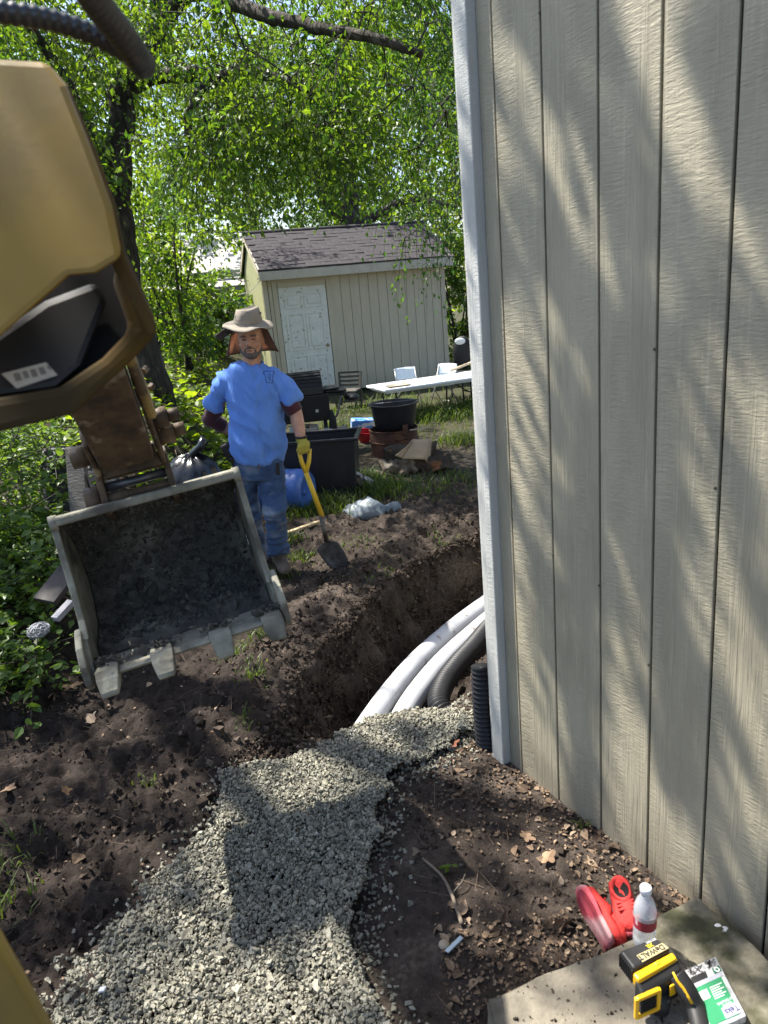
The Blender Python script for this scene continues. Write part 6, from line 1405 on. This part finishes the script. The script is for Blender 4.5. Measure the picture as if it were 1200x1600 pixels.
# big maple on the left
Yt = 9.0
tr = [V3(P(240, 640, Yt)), V3(P(238, 600, Yt)), V3(P(206, 500, Yt)), V3(P(186, 350, Yt)), V3(P(184, 250, Yt)), V3(P(200, 130, Yt)), V3(P(250, 30, Yt)), V3(P(262, -120, Yt)), V3(P(300, -320, Yt - .3))]
l1 = [V3(P(200, 135, Yt)), V3(P(262, 114, 8.7)), V3(P(330, 120, 8.3)), V3(P(395, 112, 8.0)), V3(P(480, 140, 7.6))]
l2 = [V3(P(240, 40, Yt)), V3(P(310, -14, 8.6)), V3(P(380, 12, 8.1)), V3(P(436, 30, 7.7)), V3(P(492, 42, 7.4)), V3(P(575, 58, 7.0)), V3(P(660, 84, 6.8))]
l3 = [V3(P(330, 120, 8.3)), V3(P(303, 160, 8.2)), V3(P(292, 188, 8.1)), V3(P(302, 250, 8.0))]
l4 = [V3(P(186, 300, Yt)), V3(P(130, 180, 8.7)), V3(P(60, 60, 8.3)), V3(P(-30, -60, 8.0))]
l5 = [V3(P(262, -100, Yt)), V3(P(420, -180, 9.4)), V3(P(560, -160, 9.6)), V3(P(690, -120, 9.7))]
sp = px_sprays(250, -60, 720, -190, 250, 6.6, 10.5, 21, .0) + px_sprays(60, -20, 330, 60, 330, 7.5, 11, 22, -.1) + px_sprays(55, 280, 560, 60, 250, 7, 9, 24, -.1)
g = np.random.default_rng(23)
for _ in range(46):
    a = np.array([g.uniform(-.6, 2.2), g.uniform(7.0, 13.5), .2]); sp.append(a + SUN * (g.uniform(5.2, 7.2) / SUN[2]))
tree('maple_tree', 'big dark trunked maple leaning behind the excavator boom', [(tr, [.27, .25, .20, .17, .155, .14, .11, .09, .05]), (l1, [.10, .085, .07, .055, .03]), (l2, [.085, .08, .07, .06, .055, .045, .03]), (l3, [.05, .05, .045, .012]), (l4, [.09, .07, .05, .03]), (l5, [.08, .06, .04, .02])], sp, .056, 108, LF_A, 31, .6, .60)
# tree behind the shed
Y2 = 17.6
tr = [V3(P(550, 470, Y2)), V3(P(549, 360, Y2)), V3(P(547, 300, Y2)), V3(P(543, 200, Y2)), V3(P(540, 90, Y2)), V3(P(545, -60, Y2))]
l1 = [V3(P(548, 345, Y2)), V3(P(512, 320, 17.2)), V3(P(486, 262, 16.8)), V3(P(455, 200, 16.4))]
l2 = [V3(P(550, 358, Y2)), V3(P(590, 335, 17.2)), V3(P(618, 318, 16.8)), V3(P(660, 312, 16.4)), V3(P(715, 325, 16))]
l3 = [V3(P(545, 220, Y2)), V3(P(590, 200, 17)), V3(P(650, 190, 16.5)), V3(P(730, 200, 16))]
sp = px_sprays(200, 390, 760, -120, 335, 17.3, 21, 41, -.05) + px_sprays(40, 240, 420, 100, 330, 17, 20, 42, .0)
tree('elm_tree', 'forked elm with drooping branches standing behind the garden shed', [(tr, [.24, .21, .19, .15, .12, .06]), (l1, [.12, .10, .08, .04]), (l2, [.11, .095, .08, .06, .03]), (l3, [.08, .06, .05, .03])], sp, .095, 108, LF_B, 43, .85, 1.05)
# drooping elm beyond the near wall: branches hang before the shed roof
tr = [(4.6, 12.2, 0), (4.5, 12.2, 2), (4.2, 12.1, 4), (3.7, 12.0, 6), (3.2, 11.8, 8)]
l1 = [(4.0, 12.1, 4.6), (2.9, 11.8, 5.0), (1.9, 11.5, 4.8), (1.2, 11.3, 4.2)]
l2 = [(4.3, 12.1, 3.6), (3.0, 11.7, 3.9), (2.2, 11.6, 3.5), (1.7, 11.4, 2.9)]
sp = px_sprays(30, 600, 745, 90, 290, 10.6, 12.6, 51, -.2, .02) + [P(*q) for q in ((632, 372, 11.2), (668, 360, 11.3), (690, 340, 11.5), (655, 320, 11.4), (705, 360, 11.6), (700, 300, 11.5), (640, 300, 11.3))]
tree('drooping_elm', 'drooping elm branches hanging over the right end of the shed roof', [(tr, [.2, .18, .15, .1, .05]), (l1, [.07, .05, .035, .015]), (l2, [.06, .045, .03, .012])], sp, .066, 56, LF_B, 53, 1.3, .75)
# sunny trees far behind
def far_tree(lab, x, y, h, rx, ry, rz, n, leaf, lm, seed, z0=.42, name='background_tree'):
    g = np.random.default_rng(seed); c = np.array([x, y, h * .62]); sp = []
    while len(sp) < n:
        u = g.normal(size=3); u /= np.linalg.norm(u); u *= g.random() ** .35; p = c + u * np.array([rx, ry, rz])
        if p[2] > 1.0: sp.append(p)
    return tree(name, lab, [([(x, y, 0), (x + .2, y, h * .3), (x - .1, y, h * .6), (x, y, h * .85)], [.28, .22, .14, .05]), ([(x, y, h * .35), (x - rx * .4, y, h * .55), (x - rx * .7, y, h * .65)], [.1, .07, .03]), ([(x, y, h * .4), (x + rx * .4, y, h * .55), (x + rx * .7, y, h * .62)], [.1, .07, .03])], sp, leaf, 95, lm, seed, .3, 1.5, 'trees beyond the yard')
far_tree('sunlit tree far left behind the maple trunk', -9.0, 24, 11, 4.2, 3.5, 5.0, 95, .18, LF_C, 61)
far_tree('sunlit tree standing left behind the neighbour house', -4.6, 33, 12.5, 4.6, 4, 5.8, 105, .21, LF_C, 62)
far_tree('tall sunlit tree seen above the shed roof', 1.2, 34, 13, 5, 4, 6, 110, .22, LF_C, 63)
far_tree('bushy sunlit tree right behind the shed corner', 4.8, 21.5, 8.5, 2.9, 3, 4.6, 120, .15, LF_C, 64)
# shrubs at the left of the shed
def shrub(lab, px, py, Y, h, r, n, leaf, lm, seed, per=50, name='shrub'):
    b = P(px, py, Y); bz = Hh(b[0], Y); g = np.random.default_rng(seed); base = np.array([b[0], Y, bz - .05]); limbs = []
    for i in range(6):
        a = g.uniform(0, 6.28); e = base + np.array([math.cos(a) * r * .7, math.sin(a) * r * .5, h * (.75 + .3 * g.random())]); m = base + (e - base) * .5 + np.array([g.normal() * .1, 0, .1]); s0 = base + np.array([g.normal() * .08, g.normal() * .05, 0]); limbs.append(([s0, m, e], [.030, .02, .008]))
    sp = [base + np.array([g.normal() * r * .5, g.normal() * r * .45, h * (.12 + .95 * g.random())]) for _ in range(n)]
    return tree(name, lab, limbs, sp, leaf, per, lm, seed, .35, .38, 'shrubs left of the shed', 'shrub', M_twig)
shrub('tall leggy shrub with bare stems, left of the man\'s hat', 300, 600, 12.6, 2.5, .75, 62, .085, LF_A, 71)
shrub('dense green shrub below the neighbour house window', 345, 575, 15.5, 1.7, .8, 50, .09, LF_A, 72)
shrub('sunlit shrub beside the maple trunk', 262, 590, 14.2, 2.0, .7, 45, .09, LF_C, 73)
shrub('leafy shrub against the right corner of the shed', 722, 585, 17.0, 2.9, .8, 70, .095, LF_A, 74, 55)
shrub('far leggy shrub behind the excavator boom tip', 215, 590, 16.0, 3.0, 1.0, 60, .11, LF_C, 75)
# weeds over the bank on the left
g = np.random.default_rng(81); n = 5200
x = g.uniform(-5.5, -1.15, n); y = g.uniform(6.3, 13.5, n); k = (x < -1.25 - .12 * (y - 6.3)) & (n2(x, y, .9, 3, off=3) > -.35); x, y = x[k], y[k]; n = len(x)
hgt = .05 + .42 * g.random(n) * (.6 + .5 * n2(x, y, 1.3, 2, off=8)); pos = np.stack([x, y, height(x, y) + hgt], -1); an = g.uniform(0, 6.28, n)
wd = tag(link('bank_weeds', leaf_mesh('bank_weeds', pos, np.stack([np.cos(an), np.sin(an), g.normal(size=n) * .3 - .15], -1), .105 * np.exp(g.normal(size=n) * .3), g, LEAF8, .45), LF_C), 'broad leaved green weeds covering the bank on the left', 'weeds', kind='stuff')
# vines at the left edge
g = np.random.default_rng(82); segs = []; lp = []; ld = []
vb = np.array([-1.95, 3.5, .1]); vine = thing('vine_thicket', 'tangled leafy green vines at the left edge beside the bucket', 'vines', vb)
for i in range(190):
    px, py = g.uniform(-70, 120), g.uniform(640, 1090)
    lim = 112 - .10 * max(0, py - 780) + 14 * math.sin(py * .03)
    if px > lim: px = g.uniform(-60, lim)
    Y_ = 5.0 - 1.75 * (py - 640) / 450 + g.normal() * .16; p = P(px, py, Y_); p[2] = max(p[2], Hh(p[0], p[1]) + .05)
    d = np.array([.35 + g.normal() * .5, -.3 + g.normal() * .4, .15 + g.normal() * .45]); d /= np.linalg.norm(d); ln = .25 + .25 * g.random(); a = p - d * ln * .6
    for s in range(5):
        q0 = a + d * ln * s / 5 + np.array([0, 0, -.05 * (s / 5) ** 2]); q1 = a + d * ln * (s + 1) / 5 + np.array([0, 0, -.05 * ((s + 1) / 5) ** 2]); segs.append((q0 - vb, q1 - vb, .0028, .0024))
        for sd in (-1, 1):
            for _ in range(2):
                side = np.cross(d, [0, 0, 1.0]) * sd; lp.append(q1 - vb + g.normal(size=3) * .018); ld.append(side + d * .5 + g.normal(size=3) * .35 + np.array([0, 0, -.1]))
for i in range(70):
    px, py = g.uniform(-60, 190), g.uniform(650, 800); a = P(px, py, 4.6 + g.normal() * .3) - vb; segs.append((a, a + g.normal(size=3) * .25, .003, .002))
link('stems', sticks_mesh('stems', segs, 5), M_twig, vine); lp = np.array(lp); ld = np.array(ld)
link('leaves', leaf_mesh('leaves', lp, ld, .044 * np.exp(g.normal(size=len(lp)) * .28), g, LEAF8, .5), LF_V, vine)
# a dark core of older growth behind the outer leaves
lp2 = []; 
for i in range(2600):
    px, py = g.uniform(-80, 105), g.uniform(640, 1060); Y_ = 5.3 - 1.7 * (py - 640) / 450 + .1 + .5 * g.random(); lp2.append(P(px - 10, py, Y_))
lp2 = np.array(lp2); lp2[:, 2] = np.maximum(lp2[:, 2], height(lp2[:, 0], lp2[:, 1]) + .03); lp2 = lp2 - vb
link('inner_leaves', leaf_mesh('inner_leaves', np.array(lp2), g.normal(size=(len(lp2), 3)), .055, g, LEAF8, .8), LF_V, vine)
# seedling weeds at the foot of the vines
for lab, px, py in (('small maple seedling at the left edge below the vines', 62, 1062), ('pale green seedling beside the dead twig', 694, 1362)):
    c = hit(px, py); t = thing('seedling', lab, 'seedling', c); n = 9; h_ = .10 if px < 200 else .035
    link('stem', sticks_mesh('stem', [(np.array([0, 0, -.01]), np.array([.01, 0, h_ * .6]), .002, .0016), (np.array([.01, 0, h_ * .6]), np.array([.03, -.01, h_]), .0016, .001)]), mat('green_stem', (.10, .16, .05)), t)
    u = g.random(n); pos = np.stack([.03 * u, -.01 * u, h_ * (.35 + .65 * u)], -1); link('leaf_blades', leaf_mesh('leaf_blades', pos, np.stack([g.normal(size=n), g.normal(size=n), .2 * g.normal(size=n)], -1), .055 if px < 200 else .022, g, LEAF8, .3), LF_C, t)
# ---- overhanging tree left of the frame: its branches shade the dig
g = np.random.default_rng(91); sh_pts = []; st_pts = []
def shade_at(p, up, lst, jit=.05):
    lst.append(np.array(p) + SUN * (up / SUN[2]) + g.normal(size=3) * jit)
dark = [(60, 1120, .5), (150, 1200, .45), (60, 1260, .4), (210, 1290, .25), (110, 1380, .4), (40, 1480, .35), (190, 1390, .22), (300, 1440, .14), (640, 1275, .13), (640, 1195, .10), (690, 1170, .10), (760, 1400, .16), (860, 1405, .14), (690, 1575, .18), (600, 1590, .12),
        (930, 1535, .13), (1060, 1470, .11), (850, 1580, .10), (1010, 1600, .12), (1150, 1490, .10), (520, 1040, .28), (440, 950, .22), (600, 970, .25), (690, 930, .25), (540, 890, .14), (480, 1150, .25), (700, 790, .25), (640, 800, .2), (620, 860, .12), (800, 1190, .10), (330, 1300, .09), (470, 1225, .05), (420, 1500, .07), (530, 1480, .05), (560, 1300, .06), (240, 1560, .10), (632, 1040, .07), (700, 985, .09), (600, 1100, .05), (660, 1090, .05)]
for (px, py, r) in dark:
    p = hit(px, py)
    for _ in range(max(1, int(round((r / .17) ** 2 * 1.1)))): a = g.normal(size=2) * max(r - .08, .02) * .6; shade_at((p[0] + a[0], p[1] + a[1], p[2]), g.uniform(5.6, 7.2), sh_pts)
for (px, py, Y_) in ((415, 645, 4.86), (395, 680, 4.86), (440, 620, 4.86), (400, 640, 4.86), (410, 780, 4.8), (430, 830, 4.8), (300, 790, 2.3), (340, 770, 2.3), (60, 300, 1.0), (140, 420, 1.0), (20, 500, 1.0), (100, 200, 1.0), (230, 900, 2.3), (210, 800, 2.3)):
    shade_at(P(px, py, Y_), g.uniform(5.0, 6.4), sh_pts)
d_w = np.array([.483, -.875])
for s0_, s1_, z0_, z1_, wd_ in ((.06, .44, 3.3, .9, .8), (.34, .74, 3.3, 1.3, 1.2), (.78, 1.25, 3.3, 1.7, 1.2), (.60, 1.05, 1.7, .1, 1.15), (1.10, 1.6, 2.6, .6, 1.2), (.22, .40, 1.3, .2, .6)):
    n_ = int(abs(z0_ - z1_) / .26)         # branches whose shade runs down the siding
    for t in np.linspace(0, 1, n_):
        for _ in range(2 if wd_ > 1.1 else 1):
            s_ = s0_ + (s1_ - s0_) * t ** 1.2 + g.normal() * .03 * wd_; z_ = z0_ + (z1_ - z0_) * t
            shade_at((W0[0] + d_w[0] * s_, W0[1] + d_w[1] * s_, z_), g.uniform(3.4, 4.6), st_pts, .03)
tr = [(-6.0, 6.6, .3), (-5.9, 6.5, 2.5), (-5.6, 6.3, 4.6), (-5.2, 6.0, 6.4), (-4.6, 5.6, 8.0), (-4.2, 5.2, 9.2)]
lm_ = [([(-5.5, 6.2, 5.0), (-4.6, 5.6, 6.2), (-3.6, 4.9, 6.8), (-2.4, 4.2, 7.0), (-1.6, 3.4, 6.9)], [.12, .09, .06, .04, .02]), ([(-5.2, 6.0, 6.2), (-4.4, 6.6, 7.0), (-3.4, 7.2, 7.4)], [.1, .07, .03]), ([(-4.9, 5.8, 7.0), (-4.0, 4.4, 7.4), (-3.2, 3.4, 7.2)], [.1, .07, .03])]
tree('shade_tree', 'tall maple out at the left whose branches overhang the trench', [(tr, [.3, .26, .22, .18, .12, .06])] + lm_, sh_pts + st_pts, .068, 44, LF_A, 92, .35, .20)
# overhead service wires behind the shed
wm = mat('service_wire', (.05, .05, .052), rough=.6)
for lab, y0, y1 in (('upper service wire running above the shed roof', 318, 322), ('lower service wire running above the shed roof', 344, 338)):
    pts = [V3(P(-250 + 1300 * t, y0 + (y1 - y0) * t + 22 * math.sin(math.pi * t), 21)) for t in np.linspace(0, 1, 20)]
    tag(MB().tube(pts, .012, 5).build('service_wire', wm, None, True), lab, 'wire')
tag(MB().tube([V3(q) for q in wp], .006, 5).build('shed_cord', wire_m, None, True), 'thin pale cord slung along the shed gable', 'cord')
